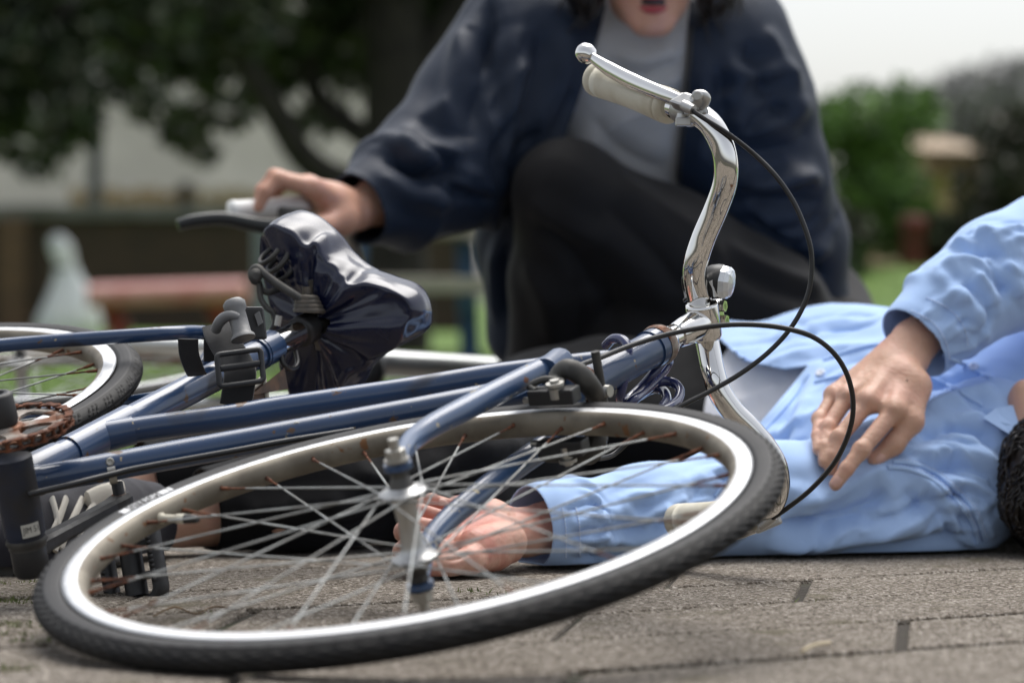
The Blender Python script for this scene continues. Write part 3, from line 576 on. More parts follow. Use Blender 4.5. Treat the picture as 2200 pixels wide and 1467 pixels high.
def make_wheel(par, name, C, a, b, n, R=0.3291, rt=0.0165, rl=0.0118, tread='block', phase=0.0, valve=None, nspokes=36, hub_half=0.03, N=1080, flip=1, spoke_parts=True):
    root = bpy.data.objects.new(name, None); COL.objects.link(root); root.parent = par; root.matrix_parent_inverse = Matrix.Translation(-par.location) if par.parent is None else Matrix()
    root.empty_display_size = .02
    th = np.linspace(0, 2 * np.pi, N, endpoint=False)
    K = 45; ph = np.radians(np.linspace(-138, 138, K))
    T, Fh = np.meshgrid(th, ph, indexing='ij')
    deg = np.degrees(np.abs(Fh)); d = np.zeros_like(T)
    if tread == 'block':
        nb = 110
        for q, (d0, d1) in enumerate(((3, 14), (17, 28), (31, 42), (45, 55), (58, 67))):
            row = (deg > d0) & (deg < d1); d -= np.where(row, 0.0019 * (np.sin(T * nb + np.pi * q + (deg - d0) * .10 * np.sign(Fh)) > .1), 0)
        d -= np.where((deg < 67) & ((deg % 14) < 3), .0011, 0)
    else:
        nb = 62; cell = (T * nb / (2 * np.pi)) % 1.0
        for k, w in ((0.0, 1), (0.22, 1), (0.44, 1)):
            pos = (k + np.sign(Fh) * 0 + deg / 70 * 0.45) % 1.0
            dist = np.abs((cell - pos + .5) % 1 - .5)
            d -= np.where((deg > 10) & (deg < 55), .0017 * (dist < .035), 0)
        d -= np.where(deg < 2.5, .0012, 0)
    d += .0007 * np.exp(-((deg - 112) / 3.0) ** 2) + .0006 * np.exp(-((deg - 76) / 2.0) ** 2)
    rad = R - rt + (rt + d) * np.cos(Fh); off = (rl + d) * np.sin(Fh)
    v = C + rad[..., None] * (np.cos(T)[..., None] * a + np.sin(T)[..., None] * b) + off[..., None] * n
    idx = np.arange(N * K).reshape(N, K); i2 = np.roll(idx, -1, 0)
    f = np.stack([idx[:, :-1], i2[:, :-1], i2[:, 1:], idx[:, 1:]], -1).reshape(-1, 4)
    ty = build_np('tyre', v.reshape(-1, 3), f, [M['rubber'], M['sidewall']], root)
    fm = (np.abs(np.degrees(0.5 * (ph[:-1] + ph[1:]))) > 70).astype(np.int32); ty.data.polygons.foreach_set('material_index', np.tile(fm, N))
    # rim
    rs = R - .0281; prof = [(rs + .001, .0110), (rs - .002, .0119), (rs - .013, .0119), (rs - .0155, .0110), (rs - .0195, .0072), (rs - .0205, 0), (rs - .0195, -.0072), (rs - .0155, -.0110),
                           (rs - .013, -.0119), (rs - .002, -.0119), (rs + .001, -.0110), (rs - .001, -.0092), (rs - .004, 0), (rs - .001, .0092)]
    t2 = np.linspace(0, 2 * np.pi, 240, endpoint=False); e = np.cos(t2)[:, None] * a + np.sin(t2)[:, None] * b
    mb = MB(); g = np.array([[C + r * e[i] + o * n for r, o in prof] for i in range(240)])
    mb.grid(g, wrap_i=True, wrap_j=True, matfn=lambda i, j: 0 if j in (0, 1, 8, 9) else 1)
    # reinforcing washers and rust round every nipple
    rn = rs - .0195; ends = []
    for k in range(nspokes):
        t = phase + 2 * np.pi * k / nspokes; er = math.cos(t) * a + math.sin(t) * b; et = -math.sin(t) * a + math.cos(t) * b
        o0 = C + rn * er + (.0022 if k % 2 == 0 else -.0022) * n
        mb.lathe(o0 + .001 * er, -er, [(0, .0040 + .0012 * random.random()), (.0010, .0036), (.0016, .0024)], 10, 2)
        ends.append((t, o0, er, et))
    build('rim', mb, [M['rim_side'], M['rim_well'], M['rust']], root)
    # hub
    mb = MB(); hh = hub_half
    mb.lathe(C, n, [(-hh - .006, .009), (-hh - .006, .0125), (-hh - .002, .0135), (-hh - .002, .0205), (-hh, .0215), (-hh + .0022, .0205), (-hh + .004, .0135), (-hh + .012, .0105), (0, .0090),
                    (hh - .012, .0105), (hh - .004, .0135), (hh - .0022, .0205), (hh, .0215), (hh + .002, .0205), (hh + .002, .0135), (hh + .006, .0125), (hh + .006, .009)], 28, 0)
    build('hub', mb, M['alloy'], root)
    mb = MB()
    mb.lathe(C, n, [(-.074, .0040), (.074, .0040)], 14, 0)
    for q in (1, -1):
        mb.lathe(C + q * (hh + .006) * n, q * n, [(0, .0115), (.004, .010), (.009, .0075)], 20, 1)
        mb.lathe(C + q * (hh + .015) * n, q * n, [(0, .0085), (.006, .0085)], 6, 1, False)
    build('axle', mb, [M['steel'], M['dark_metal']], root)
    # spokes
    all_ = MB()
    for k, (t, o0, er, et) in enumerate(ends):
        sd = 1 if k % 2 == 0 else -1; lead = 1 if (k // 2) % 2 == 0 else -1
        th2 = t + lead * math.radians(72); eh = math.cos(th2) * a + math.sin(th2) * b
        h0 = C + .0185 * eh + sd * (hh + (.0012 if lead > 0 else -.0012)) * n
        mb = MB() if spoke_parts else all_
        dd = h0 - o0; L_ = np.linalg.norm(dd); dd /= L_
        rl = .020 + .022 * random.random()
        mb.tube([o0, o0 + dd * .013], [.0019, .0016], 8, mat=1); mb.tube([o0 + dd * .012, o0 + dd * rl], 0.00098, 6, mat=1, cap=False)
        mb.tube([o0 + dd * (rl - .001), h0], .00092, 6, mat=0, cap=True)
        if spoke_parts: build('spoke', mb, [M['spoke'], M['rust']], root)
    if not spoke_parts: build('spokes', all_, [M['spoke'], M['rust']], root)
    if valve is not None:
        er = math.cos(valve) * a + math.sin(valve) * b; o0 = C + (rs - .020) * er; mb = MB()
        mb.lathe(o0, -er, [(0, .0052), (.002, .0052), (.003, .0036), (.020, .0036), (.020, .0046), (.029, .0046)], 12, 0)
        mb.lathe(o0 - .029 * er, -er, [(0, .0044), (.011, .0040), (.015, .0030)], 12, 1)
        build('valve', mb, [M['grip'], M['black']], root)
    return root

def wheel_angle(p, C, a, b): d = p - C; return math.atan2(d @ b, d @ a)
nip = wheel_angle(WP(1112, 912, 0), C, u_, v_); val = wheel_angle(WP(320, 1112, 0), C, u_, v_)
fwheel = make_wheel(bike, 'front_wheel', C, u_, v_, n_, phase=nip, valve=val)
# printing on the tyre wall
def wall_print(par, txt, t0, t1, C, a, b, n, r_mid, hgt, off_fn):
    cu = bpy.data.curves.new('lettering', 'FONT'); cu.body = txt; cu.size = 1; ob = bpy.data.objects.new('lettering', cu); COL.objects.link(ob)
    dg = bpy.context.evaluated_depsgraph_get(); me = bpy.data.meshes.new_from_object(ob.evaluated_get(dg)); bpy.data.objects.remove(ob)
    co = np.array([q.co[:] for q in me.vertices]); fs = [list(p.vertices) for p in me.polygons]
    co[:, 0] -= co[:, 0].min(); co[:, 0] /= co[:, 0].max(); co[:, 1] -= co[:, 1].min(); co[:, 1] /= co[:, 1].max()
    mb = MB(); q = [(co, fs)]
    out = []
    for x, y, _ in co:
        t = t0 + (t1 - t0) * x; r = r_mid + (y - .5) * hgt
        out.append(C + r * (math.cos(t) * a + math.sin(t) * b) + off_fn(r) * n)
    mb.add(np.array(out), fs, 0, False)
    for e0, e1 in ((t0 - (t1 - t0) * .30, t0 - (t1 - t0) * .05), (t1 + (t1 - t0) * .05, t1 + (t1 - t0) * .30), (t1 + (t1 - t0) * .33, t1 + (t1 - t0) * .42)):
        g = np.array([[C + r * (math.cos(t) * a + math.sin(t) * b) + off_fn(r) * n for r in (r_mid - hgt * .5, r_mid, r_mid + hgt * .5)] for t in np.linspace(e0, e1, 10)])
        mb.grid(g, smooth=False)
    return build('lettering', mb, M['white_print'], par)
_off = lambda r: .0008 + .0118 * math.sqrt(max(0, 1 - ((r - (.3291 - .0165)) / .0165) ** 2))
wall_print(fwheel, 'CITY POPS', wheel_angle(WP(283, 1085, .015), C, u_, v_), wheel_angle(WP(347, 1055, .015), C, u_, v_), C, u_, v_, n_, .3085, .0075, _off)

# ---- fork, one mesh: blades, crown, dropouts
mb = MB(); fk = [(.0, .0, .0535), (.03, .010, .0525), (.06, .021, .050), (.10, .032, .047), (.15, .0345, .0445), (.205, .029, .0415), (.26, .022, .039), (.32, .012, .0365), (.375, .0, .035)]
for q in (1, -1):
    pts = catmull([WL(a, b, q * c) for a, b, c in fk], 6)
    mb.tube(pts, [.0062, .0072, .0085, .0098, .0108, .0114, .0118, .012, .0122], 18)
    mb.lathe(WL(0, 0, q * .0545) - .0025 * q * n_, q * n_, [(0, .0125), (.005, .0125)], 20, 0, False)
    e = WL(.375, 0, q * .035); mb.tube([e - .030 * u_, e + .004 * s_], [.0134, .0138], 18); mb.ball(e + .005 * s_, .0132)
mb.tube([WL(.375, 0, .035), WL(.381, -.003, .018), WL(.383, -.003, 0), WL(.381, -.003, -.018), WL(.375, 0, -.035)], [.012, .0145, .017, .0145, .012], 16)
fork = build('front_fork', mb, M['fork_paint'], bike)
for q in (1, -1):
    mb = MB(); o = WL(0, 0, q * .059); mb.lathe(o, q * n_, [(0, .011), (.0022, .011)], 20, 0, False)
    mb.lathe(o + .0022 * q * n_, q * n_, [(0, .0092), (.008, .0092), (.0085, .0075)], 6, 0, False); mb.lathe(o + .008 * q * n_, q * n_, [(0, .0045), (.012, .0045)], 12)
    build('axle_nut', mb, M['steel'], fwheel)

# ---- front brake
def arm(q):
    mb = MB(); W2 = lambda px, py, off: WP(px, py, off) if q > 0 else WP(px, py, off) - 2 * off * n_
    mb.tube(catmull([W2(1193, 846, .026), W2(1196, 812, .036), W2(1215, 793, .043), W2(1240, 800, .040), W2(1262, 822, .028), W2(1282, 850, .010)], 6), [.0065, .0075, .0085, .009, .009, .008], 14, flat=(1, 1.15))
    o = W2(1195, 842, .030)
    mb.lathe(o - .006 * q * n_, q * n_, [(0, .0068), (.010, .0068), (.0105, .0046), (.018, .0046)], 6 if q < 0 else 14, 1, False)
    mb.lathe(o + .006 * q * n_, q * n_, [(0, .0088), (.003, .0088)], 18, 1, False)
    t = wheel_angle(W2(1198, 866, .0165), C, u_, v_); er = math.cos(t) * u_ + math.sin(t) * v_; et = -math.sin(t) * u_ + math.cos(t) * v_
    pc = C + .296 * er + q * .0215 * n_
    mb.box(pc + .004 * q * n_, et * .024, er * .0095, n_ * .0075, 2, .002)
    mb.tube(catmull([pc + et * .017 + .010 * q * n_ - er * .004, pc + et * .024 + .014 * q * n_, pc + et * .010 + .018 * q * n_ + er * .007, pc - et * .008 + .014 * q * n_ + er * .008], 5), .0035, 10, mat=0)
    mb.tube([pc + et * .024, pc + et * .033], .0032, 10, mat=1)
    return build('brake_arm', mb, [M['dark_metal'], M['steel'], M['black']], brake)
brake = bpy.data.objects.new('front_brake', None); COL.objects.link(brake); brake.parent = bike; brake.matrix_parent_inverse = Matrix.Translation(-bike.location)
arm(1); arm(-1)
mb = MB(); o = P0 + .018 * s_ + .012 * fw_
mb.lathe(o, fw_, [(0, .0085), (.02, .0085), (.022, .006), (.03, .006)], 14, 0); mb.tube([o + .02 * fw_ + .04 * n_, o + .02 * fw_ - .04 * n_], .0045, 10, mat=1); build('pivot_bolt', mb, [M['steel'], M['dark_metal']], brake)

# ---- frame
sa, sb = FP(585, 744), FP(45, 1027); ST = unit(sa - sb); SL = np.linalg.norm(sa - sb)
cl = FP(212, 939.5)                                                # where the upper tube meets the seat tube
h_lo, h_hi = P0 + .036 * s_, P0 + .166 * s_
mb = MB()
mb.tube([sb, sa], .0156, 22)                                     # seat tube
mb.tube(catmull([FP(206, 943), FP(240, 935), FP(300, 922), FP(500, 895), FP(600, 878), FP(900, 834), FP(1080, 805), P0 + .122 * s_], 4), .0128, 20)
mb.tube(catmull([FP(40, 1041), FP(90, 1030), FP(200, 1009), FP(350, 981), FP(500, 954), FP(600, 936), FP(900, 882), FP(1080, 848), P0 + .062 * s_], 4), .0138, 20)
mb.tube([h_lo, h_hi], .0182, 24)
for q0, q1, r in ((h_lo, h_lo + .012 * s_, .0198), (h_hi - .012 * s_, h_hi, .0198)): mb.tube([q0, q1], r, 24)
# lugs
l0, l1 = cl - .050 * ST, cl + .052 * ST; mb.tube([l0, l1], .0176, 22)
tt = unit(FP(600, 878) - FP(300, 922)); mb.tube([cl, FP(288, 924)], [.0160, .0142], 20)
d2 = unit(FP(350, 981) - FP(90, 1030)); mb.tube([FP(40, 1041), FP(90, 1030)], [.0165, .0150], 20); mb.tube([sb, sb + .058 * ST], [.019, .0172], 20)
mb.tube([sa - .030 * ST, sa + .002 * ST], .0178, 22)             # seat lug
# stays
RW = A3(-0.720, 3.475, 0.166); ra = sa - .022 * ST
for q in (1, -1):
    top = [FP(452, 717, .012), FP(420, 714, .020), FP(380, 715, .030), FP(300, 720, .036), FP(0, 742, .042)]
    if q > 0: pts = top + [RW + .055 * m_ + .02 * ST]
    else: pts = [p - 2 * ((p - BB) @ m_) * m_ for p in top] + [RW - .055 * m_ + .02 * ST]
    pts = [ra + q * .010 * m_ - .004 * fw_] + pts
    mb.tube(catmull(pts, 6), .0078, 14)
    mb.tube(catmull([BB + q * .018 * m_ - .006 * d2, BB - .10 * unit(BB - RW) + q * .026 * m_, RW + q * .055 * m_], 6), [.010, .0085, .007], 14)
mb.tube([RW - .06 * m_, RW - .05 * m_], .012, 14); mb.tube([RW + .05 * m_, RW + .06 * m_], .012, 14)
frame = build('frame', mb, M['paint'], bike)
# small frame fittings
mb = MB(); mb.tube([BB - .040 * m_, BB + .036 * m_], .0200, 26); mb.tube([BB - .046 * m_, BB - .038 * m_], .0185, 24); build('bottom_bracket', mb, M['shaded_paint'], frame)
mb = MB()
mb.tube(catmull([FP(60, 1062, .004), FP(130, 1046, .004), FP(236, 1020, .004), FP(300, 1005, .004), FP(500, 969, .004), FP(600, 950, .003), FP(760, 924)], 5), .0031, 10)
build('cable_housing', mb, M['cable'], frame)
for px, py in ((238, 1004), (638, 927)):
    mb = MB(); ax = unit(FP(px + 40, py - 7) - FP(px - 40, py + 8)); o = FP(px, py); vw = unit(CAMP - o); vw = unit(vw - (vw @ ax) * ax); dn = np.cross(ax, vw); dn = dn if dn[2] < 0 else -dn
    g = np.array([[o + k * .0038 * ax + rr_ * (math.cos(t) * vw + math.sin(t) * dn) for k in (-1, 1)] for t, rr_ in [(-.05, .0139), (-.05, .0148), (.2, .0149), (.5, .0149), (.7, .0160), (.95, .0176), (1.2, .0172), (1.2, .0150)]]); mb.grid(g)
    mb.lathe(o + .0138 * (math.cos(-.42) * vw + math.sin(-.42) * dn), vw, [(0, .0040), (.0012, .0042), (.0012, .0018), (.0004, .0017)], 14); build('cable_clip', mb, M['steel'], frame)
mb = MB(); mb.tube([sa - .026 * ST, sa - .024 * ST], .0186, 20); mb.tube([sa - .010 * ST - .018 * fw_ + .012 * m_, sa - .010 * ST - .018 * fw_ - .012 * m_], .006, 12); build('seat_clamp', mb, M['paint'], frame)
mb = MB()
for q, th_ in ((-.041, .0216),):
    xx = unit(CAMP - BB); xx = unit(xx - (xx @ m_) * m_); yy = np.cross(m_, xx)
    g = np.array([[BB + h * m_ + .0204 * (math.cos(t) * xx + math.sin(t) * yy) for h in (-.039, -.026)] for t in np.linspace(-.15, .75, 8)]); mb.grid(g)
lab = build('sticker', mb, mat('sticker_paper', (.50, .49, .44), .6), frame)
cu = bpy.data.curves.new('sticker_text', 'FONT'); cu.body = 'JIM 51'; cu.size = 1; ob = bpy.data.objects.new('sticker_text', cu); COL.objects.link(ob)
_me = bpy.data.meshes.new_from_object(ob.evaluated_get(bpy.context.evaluated_depsgraph_get())); bpy.data.objects.remove(ob)
co = np.array([q.co[:] for q in _me.vertices]); co[:, :2] -= co[:, :2].min(0); co[:, :2] /= co[:, :2].max(0)
mb = MB(); mb.add(np.array([BB + (-.0365 + .008 * y) * m_ + .0208 * (math.cos(t) * xx + math.sin(t) * yy) for x, y, _ in co for t in [-.1 + .78 * x]]), [list(p.vertices) for p in _me.polygons], 0, False)
build('lettering', mb, M['black'], lab)

# headset and stem
mb = MB(); mb.lathe(h_hi, s_, [(0, .0205), (.006, .0215), (.012, .0200), (.012, .0165)], 26, 0); mb.lathe(h_hi + .012 * s_, s_, [(0, .0185), (.006, .0175), (.010, .0150)], 26, 1); build('headset_cup', mb, [M['rusty_steel'], M['chrome']], bike)
mb = MB(); mb.lathe(h_lo, -s_, [(0, .0205), (.010, .021), (.014, .017)], 26, 0); build('headset_cup', mb, M['rusty_steel'], bike)
q1 = Hc - .032 * s_
up_ = unit(P(1505, 640, 2.70) - P(1518, 735, 2.715))
mb = MB(); mb.tube([h_hi + .015 * s_, q1 - .012 * s_], .0112, 20); mb.tube(catmull([q1 - .022 * s_, q1 - .006 * s_, q1 + .012 * s_, Hc - .012 * s_, Hc], 5), [.0128, .0150, .0158, .0150, .0140], 20)
mb.lathe(Hc - .019 * up_, up_, [(0, .0135), (0, .0162), (.003, .0170), (.035, .0170), (.038, .0162), (.038, .0135)], 26)
fx = unit(P(1560, 690, 2.70) - Hc); fx = unit(fx - (fx @ up_) * up_); sx = np.cross(up_, fx)
for q in (1, -1): mb.box(Hc + fx * .021 + q * .0065 * sx, fx * .010, up_ * .015, sx * .0042, 0, .0025)
for k in (.008, -.008):
    mb.tube([Hc + fx * .023 + k * up_ - sx * .016, Hc + fx * .023 + k * up_ + sx * .016], .0036, 12); mb.lathe(Hc + fx * .023 + k * up_ - sx * .011, -sx, [(0, .0062), (.005, .0062)], 6, 0, False); mb.lathe(Hc + fx * .023 + k * up_ + sx * .011, sx, [(0, .0062), (.005, .0062)], 6, 0, False)
build('stem', mb, M['chrome'], bike)

# handlebar
bar_px = [(1283, 170, 2.80), (1440, 229, 2.69), (1482, 238, 2.665), (1512, 254, 2.650), (1534, 278, 2.640), (1553, 318, 2.636), (1560, 360, 2.636), (1556, 400, 2.642), (1538, 450, 2.655), (1512, 510, 2.665),
          (1496, 560, 2.670), (1493, 595, 2.678), (1502, 640, 2.695), (1511, 690, 2.722), (1522, 747, 2.712), (1533, 802, 2.702), (1548, 845, 2.700), (1576, 886, 2.702), (1612, 922, 2.706), (1645, 962, 2.710),
          (1667, 1003, 2.716), (1672, 1045, 2.728), (1660, 1080, 2.75), (1630, 1098, 2.775), (1590, 1105, 2.80), (1455, 1119, 2.875)]
bar = catmull([P(x, y, D - .05) for x, y, D in bar_px], 6)
mb = MB(); mb.tube(bar, .0124, 24); hb = build('handlebar', mb, M['chrome'], bike)
def grip(e0, e1):
    d = unit(e1 - e0); L_ = np.linalg.norm(e1 - e0); mb = MB(); pr = [(-.004, .004), (-.004, .0155), (-.002, .0182), (.004, .0190), (.007, .0180), (.008, .0168), (.0095, .0168), (.0105, .0186), (.013, .0186)]
    pr += [(.013 + (L_ - .026) * t, .0186 - .0016 * math.sin(math.pi * t)) for t in np.linspace(0, 1, 14)] + [(L_ - .0105, .0186), (L_ - .0095, .0165), (L_ - .008, .0165), (L_ - .007, .0185), (L_ - .001, .0185), (L_, .0165), (L_, .0125)]
    mb.lathe(e0, d, pr, 32); build('grip', mb, M['grip'], hb)
grip(P(1284, 170, 2.75), P(1440, 230, 2.64)); grip(P(1456, 1119, 2.825), P(1625, 1100, 2.727))
# brake levers
def lever(pts, fl, r, clampo, clampd, barrel):
    lv = bpy.data.objects.new('brake_lever', None); COL.objects.link(lv); lv.parent = hb; lv.matrix_parent_inverse = Matrix()
    mb = MB(); p = catmull(pts, 7); mb.tube(p, r, 18, flat=fl); mb.lathe(pts[0], unit(pts[1] - pts[0]), [(-.0115, .0005), (-.0105, .0055), (-.006, .0098), (0, .0112), (.006, .0098), (.0105, .0055)], 20)
    build('blade', mb, M['chrome'], lv); return lv
lv = lever([P(1259, 115, 2.725), P(1278, 129, 2.715), P(1312, 151, 2.695), P(1360, 176, 2.665), P(1415, 199, 2.630), P(1452, 213, 2.608), P(1480, 226, 2.595)], (1.0, .62), [.0052, .0060, .0082, .0088, .0080, .0070, .0065], None, None, None)
mb = MB(); o = P(1474, 236, 2.622); d = unit(P(1512, 254, 2.606) - P(1440, 229, 2.640))
mb.lathe(o - .009 * d, d, [(0, .0126), (0, .0156), (.002, .0162), (.018, .0162), (.020, .0156), (.020, .0126)], 24)
a_, b_ = P(1470, 224, 2.592), P(1500, 207, 2.590)
mb.box(P(1476, 222, 2.596), unit(b_ - a_) * .010, d * .012, np.cross(unit(b_ - a_), d) * .008, 0, .003)
mb.tube(catmull([P(1480, 232, 2.595), P(1492, 214, 2.590), P(1505, 204, 2.588), P(1516, 212, 2.590), P(1508, 232, 2.595)], 5), .0055, 12); mb.lathe(P(1498, 206, 2.586), -unit(ray(1498, 206)), [(0, .006), (.004, .006), (.005, .004)], 14)
mb.lathe(P(1468, 226, 2.586), unit(P(1484, 234, 2.580) - P(1468, 226, 2.586)), [(0, .0055), (.008, .0062), (.014, .0052)], 14)
mb.tube([P(1466, 246, 2.605), P(1462, 262, 2.605)], .0055, 10); mb.box(P(1468, 262, 2.605), A3(.008, 0, 0), A3(0, .006, 0), A3(0, 0, .0045), 0, .0015)
build('clamp', mb, M['alloy'], lv)
lv2 = lever([P(1480, 1152, 2.82), P(1510, 1150, 2.80), P(1550, 1146, 2.775), P(1590, 1140, 2.75), P(1630, 1128, 2.735)], (1.0, .62), [.0052, .0065, .0088, .0082, .007], None, None, None)
mb = MB(); o = P(1640, 1094, 2.752); d = unit(P(1672, 1050, 2.71) - P(1600, 1104, 2.775)); mb.lathe(o - .01 * d, d, [(0, .0126), (0, .0160), (.02, .0160), (.02, .0126)], 24); mb.box(P(1645, 1116, 2.735), A3(.014, 0, .006), A3(0, .010, 0), A3(-.004, 0, .009), 0, .003)
mb.box(P(1658, 1106, 2.735), A3(.009, 0, .002), A3(0, .010, 0), A3(0, 0, .008), 0, .003)
mb.lathe(P(1632, 1132, 2.72), unit(P(1660, 1110, 2.715) - P(1632, 1132, 2.72)), [(0, .0045), (.012, .0055), (.020, .005)], 14); build('clamp', mb, M['alloy'], lv2)
# cables
c1 = [(1478, 231, 2.582), (1510, 253, 2.575), (1560, 285, 2.575), (1618, 330, 2.59), (1668, 380, 2.585), (1708, 440, 2.58), (1736, 510, 2.575), (1744, 560, 2.575), (1739, 620, 2.575), (1720, 670, 2.575), (1690, 716, 2.575), (1645, 762, 2.575), (1590, 803, 2.575), (1530, 838, 2.57), (1470, 868, 2.56), (1420, 895, 2.55), (1370, 930, 2.54), (1320, 975, 2.53), (1285, 985, 2.50)]
c2 = [(1640, 1125, 2.72), (1690, 1092, 2.70), (1745, 1048, 2.67), (1795, 990, 2.64), (1825, 925, 2.61), (1833, 865, 2.59), (1820, 805, 2.57), (1790, 757, 2.56), (1745, 723, 2.545), (1690, 706, 2.535), (1630, 698, 2.53), (1560, 698, 2.53), (1490, 707, 2.53), (1420, 722, 2.52), (1350, 744, 2.50), (1290, 768, 2.47), (1240, 787, 2.44), (1225, 800, 2.43)]
for c in (c1, c2):
    mb = MB(); mb.tube(catmull([P(*q) for q in c], 8), .0026 if c is c1 else .0027, 12); build('brake_cable', mb, M['cable'], hb)
# front light strapped to the bar
mb = MB(); o = P(1532, 603, 2.648); f_ = unit(P(1562, 607, 2.668) - P(1520, 601, 2.675))
mb.lathe(o - .008 * f_, f_, [(-.004, .004), (-.002, .0120), (.004, .0160), (.012, .0180), (.018, .0180)], 24, 0); mb.lathe(o + .010 * f_, f_, [(0, .0178), (.006, .0172), (.010, .0140), (.012, .006), (.0125, .0005)], 10, 1, False)
tw = unit(P(1544, 640, 2.655) - P(1540, 600, 2.652)); vw = -unit(ray(1540, 610))
mb.tube(catmull([o + .0175 * vw - .002 * f_ + .000 * tw, o + .0165 * vw + .001 * f_ + .008 * tw, o + .0135 * vw + .0015 * f_ + .016 * tw], 5), .0030, 10, mat=1, flat=(1, .6))
lamp = build('headlight', mb, [M['black'], M['lens']], hb)
mb = MB(); mb.tube(catmull([P(1550, 612, 2.640), P(1543, 600, 2.638), P(1528, 600, 2.640), P(1510, 616, 2.648), P(1490, 634, 2.660), P(1478, 640, 2.668), P(1474, 628, 2.69), P(1470, 608, 2.69), P(1472, 594, 2.69), P(1490, 585, 2.705), P(1520, 590, 2.70)], 6), .0022, 10, flat=(1, 1.3))
mb.tube(catmull([P(1474, 640, 2.668), P(1470, 646, 2.67), P(1480, 640, 2.665), P(1520, 634, 2.655), P(1545, 636, 2.65)], 5), .0017, 8); build('rubber_strap', mb, M['cable'], lamp)

# seat post, saddle
sp0, sp1 = sa, FP(690, 690)
ST2 = unit(sp1 - sp0)
mb = MB(); mb.tube([sp0 - .02 * ST, sp0 + .060 * ST2], .0138, 22, mat=0); mb.tube([sp0 + .058 * ST2, sp1 + .015 * ST2], .0112, 20, mat=1); mb.lathe(sp0 + .052 * ST2, ST2, [(0, .0138), (0, .0165), (.004, .0172), (.020, .0172), (.024, .0160), (.024, .0112)], 24, 2)
build('seat_post', mb, [M['chrome'], M['steel'], M['black']], bike)
saddle = bpy.data.objects.new('saddle', None); COL.objects.link(saddle); saddle.parent = bike; saddle.matrix_parent_inverse = Matrix.Translation(-bike.location)
# ---- saddle in its rain cover
F_ = unit(fw_ - (fw_ @ ST2) * ST2); W_ = np.cross(ST2, F_); W_ = W_ if W_ @ m_ > 0 else -W_
outl = [(.120, 0), (.116, .018), (.103, .028), (.078, .037), (.050, .049), (.026, .066), (.006, .088), (-.018, .108), (-.042, .115), (-.060, .102), (-.067, .066), (-.068, 0)]
outl = outl + [(f, -w) for f, w in outl[-2:0:-1]]
O = catmull([(f, w, 0) for f, w in outl], 14, closed=True); nth = len(O); cf = A3(.0, 0, 0)
def hsh(x, k): return math.sin(x * 12.9898 + k * 78.233) * 43758.5453 % 1
def saddle_pt(i, tt):
    o = O[i]; d = o - cf; th = math.atan2(d[1], d[0]); rear = np.clip((-o[0] + .06) / .10, 0, 1)
    ztop = .060 + .012 * rear; wr = noise.noise(Vector((o[0] * 22, o[1] * 22, 3.1))); wr2 = noise.noise(Vector((math.cos(th) * 3.3, math.sin(th) * 3.3, 7)))
    if tt < .34:
        k = tt / .34; r = k * .93; z = ztop + .010 * (1 - k * k) + .004 * noise.noise(Vector((d[0] * r * 30, d[1] * r * 30, 1)))
    elif tt < .46:
        k = (tt - .34) / .12; a = k * math.pi / 2; r = .93 + .07 * math.sin(a); z = ztop - .016 * (1 - math.cos(a))
    elif tt < .66:
        k = (tt - .46) / .20; r = 1 + .02 * math.sin(k * math.pi) + .03 * wr2 * k; z = ztop - .016 - .040 * k
    else:
        k = (tt - .66) / .34; r = 1.0 - .80 * k ** 1.15; z = ztop - .056 - .012 * k
    L_ = np.linalg.norm(d); z += .006 * noise.noise(Vector((p_ * 14 for p_ in (o[0] * tt, o[1] * tt, .3)))) * (tt < .7)
    if tt > .40:
        e = np.clip((tt - .40) / .30, 0, 1); q = th * 6 + 2.4 * wr2 + 1.6 * noise.noise(Vector((th * 1.3, tt * 3, 2)))
        fold = (math.sin(q) * .7 + .28 * math.sin(q * 2.3 + 1) + .4 * math.sin(q * .5 + .7))
        amp = .0085 * e * (1 - .45 * np.clip((tt - .75) / .25, 0, 1)); fold = math.copysign(abs(fold) ** .8, fold)
        z += amp * fold * (.35 if tt < .66 else .9); r += amp * fold / L_ * (.9 if tt < .66 else .25)
    z += .003 * wr * (1 if tt < .5 else .3)
    p = cf + d * r
    return sp1 + p[0] * F_ + p[1] * W_ + (z - .012) * ST2
NT = 64
g = np.array([[saddle_pt(i, t) for t in np.linspace(0.004, 1, NT)] for i in range(nth)])
ix = np.arange(nth * NT).reshape(nth, NT); jx = np.roll(ix, -1, 0); cq_ = np.stack([ix[:, :-1], jx[:, :-1], jx[:, 1:], ix[:, 1:]], -1).reshape(-1, 4); cv_ = g.reshape(-1, 3)
cv_ = wrinkle(cv_, cq_, .0055, 17, F_ + .5 * W_, .45, 4.2); cv_ = wrinkle(cv_, cq_, .0030, 34, F_ - .3 * W_, .4, 9.1); cv_ = laplace(cv_, cq_, .5)
build_np('cover', cv_, cq_, M['cover'], saddle)
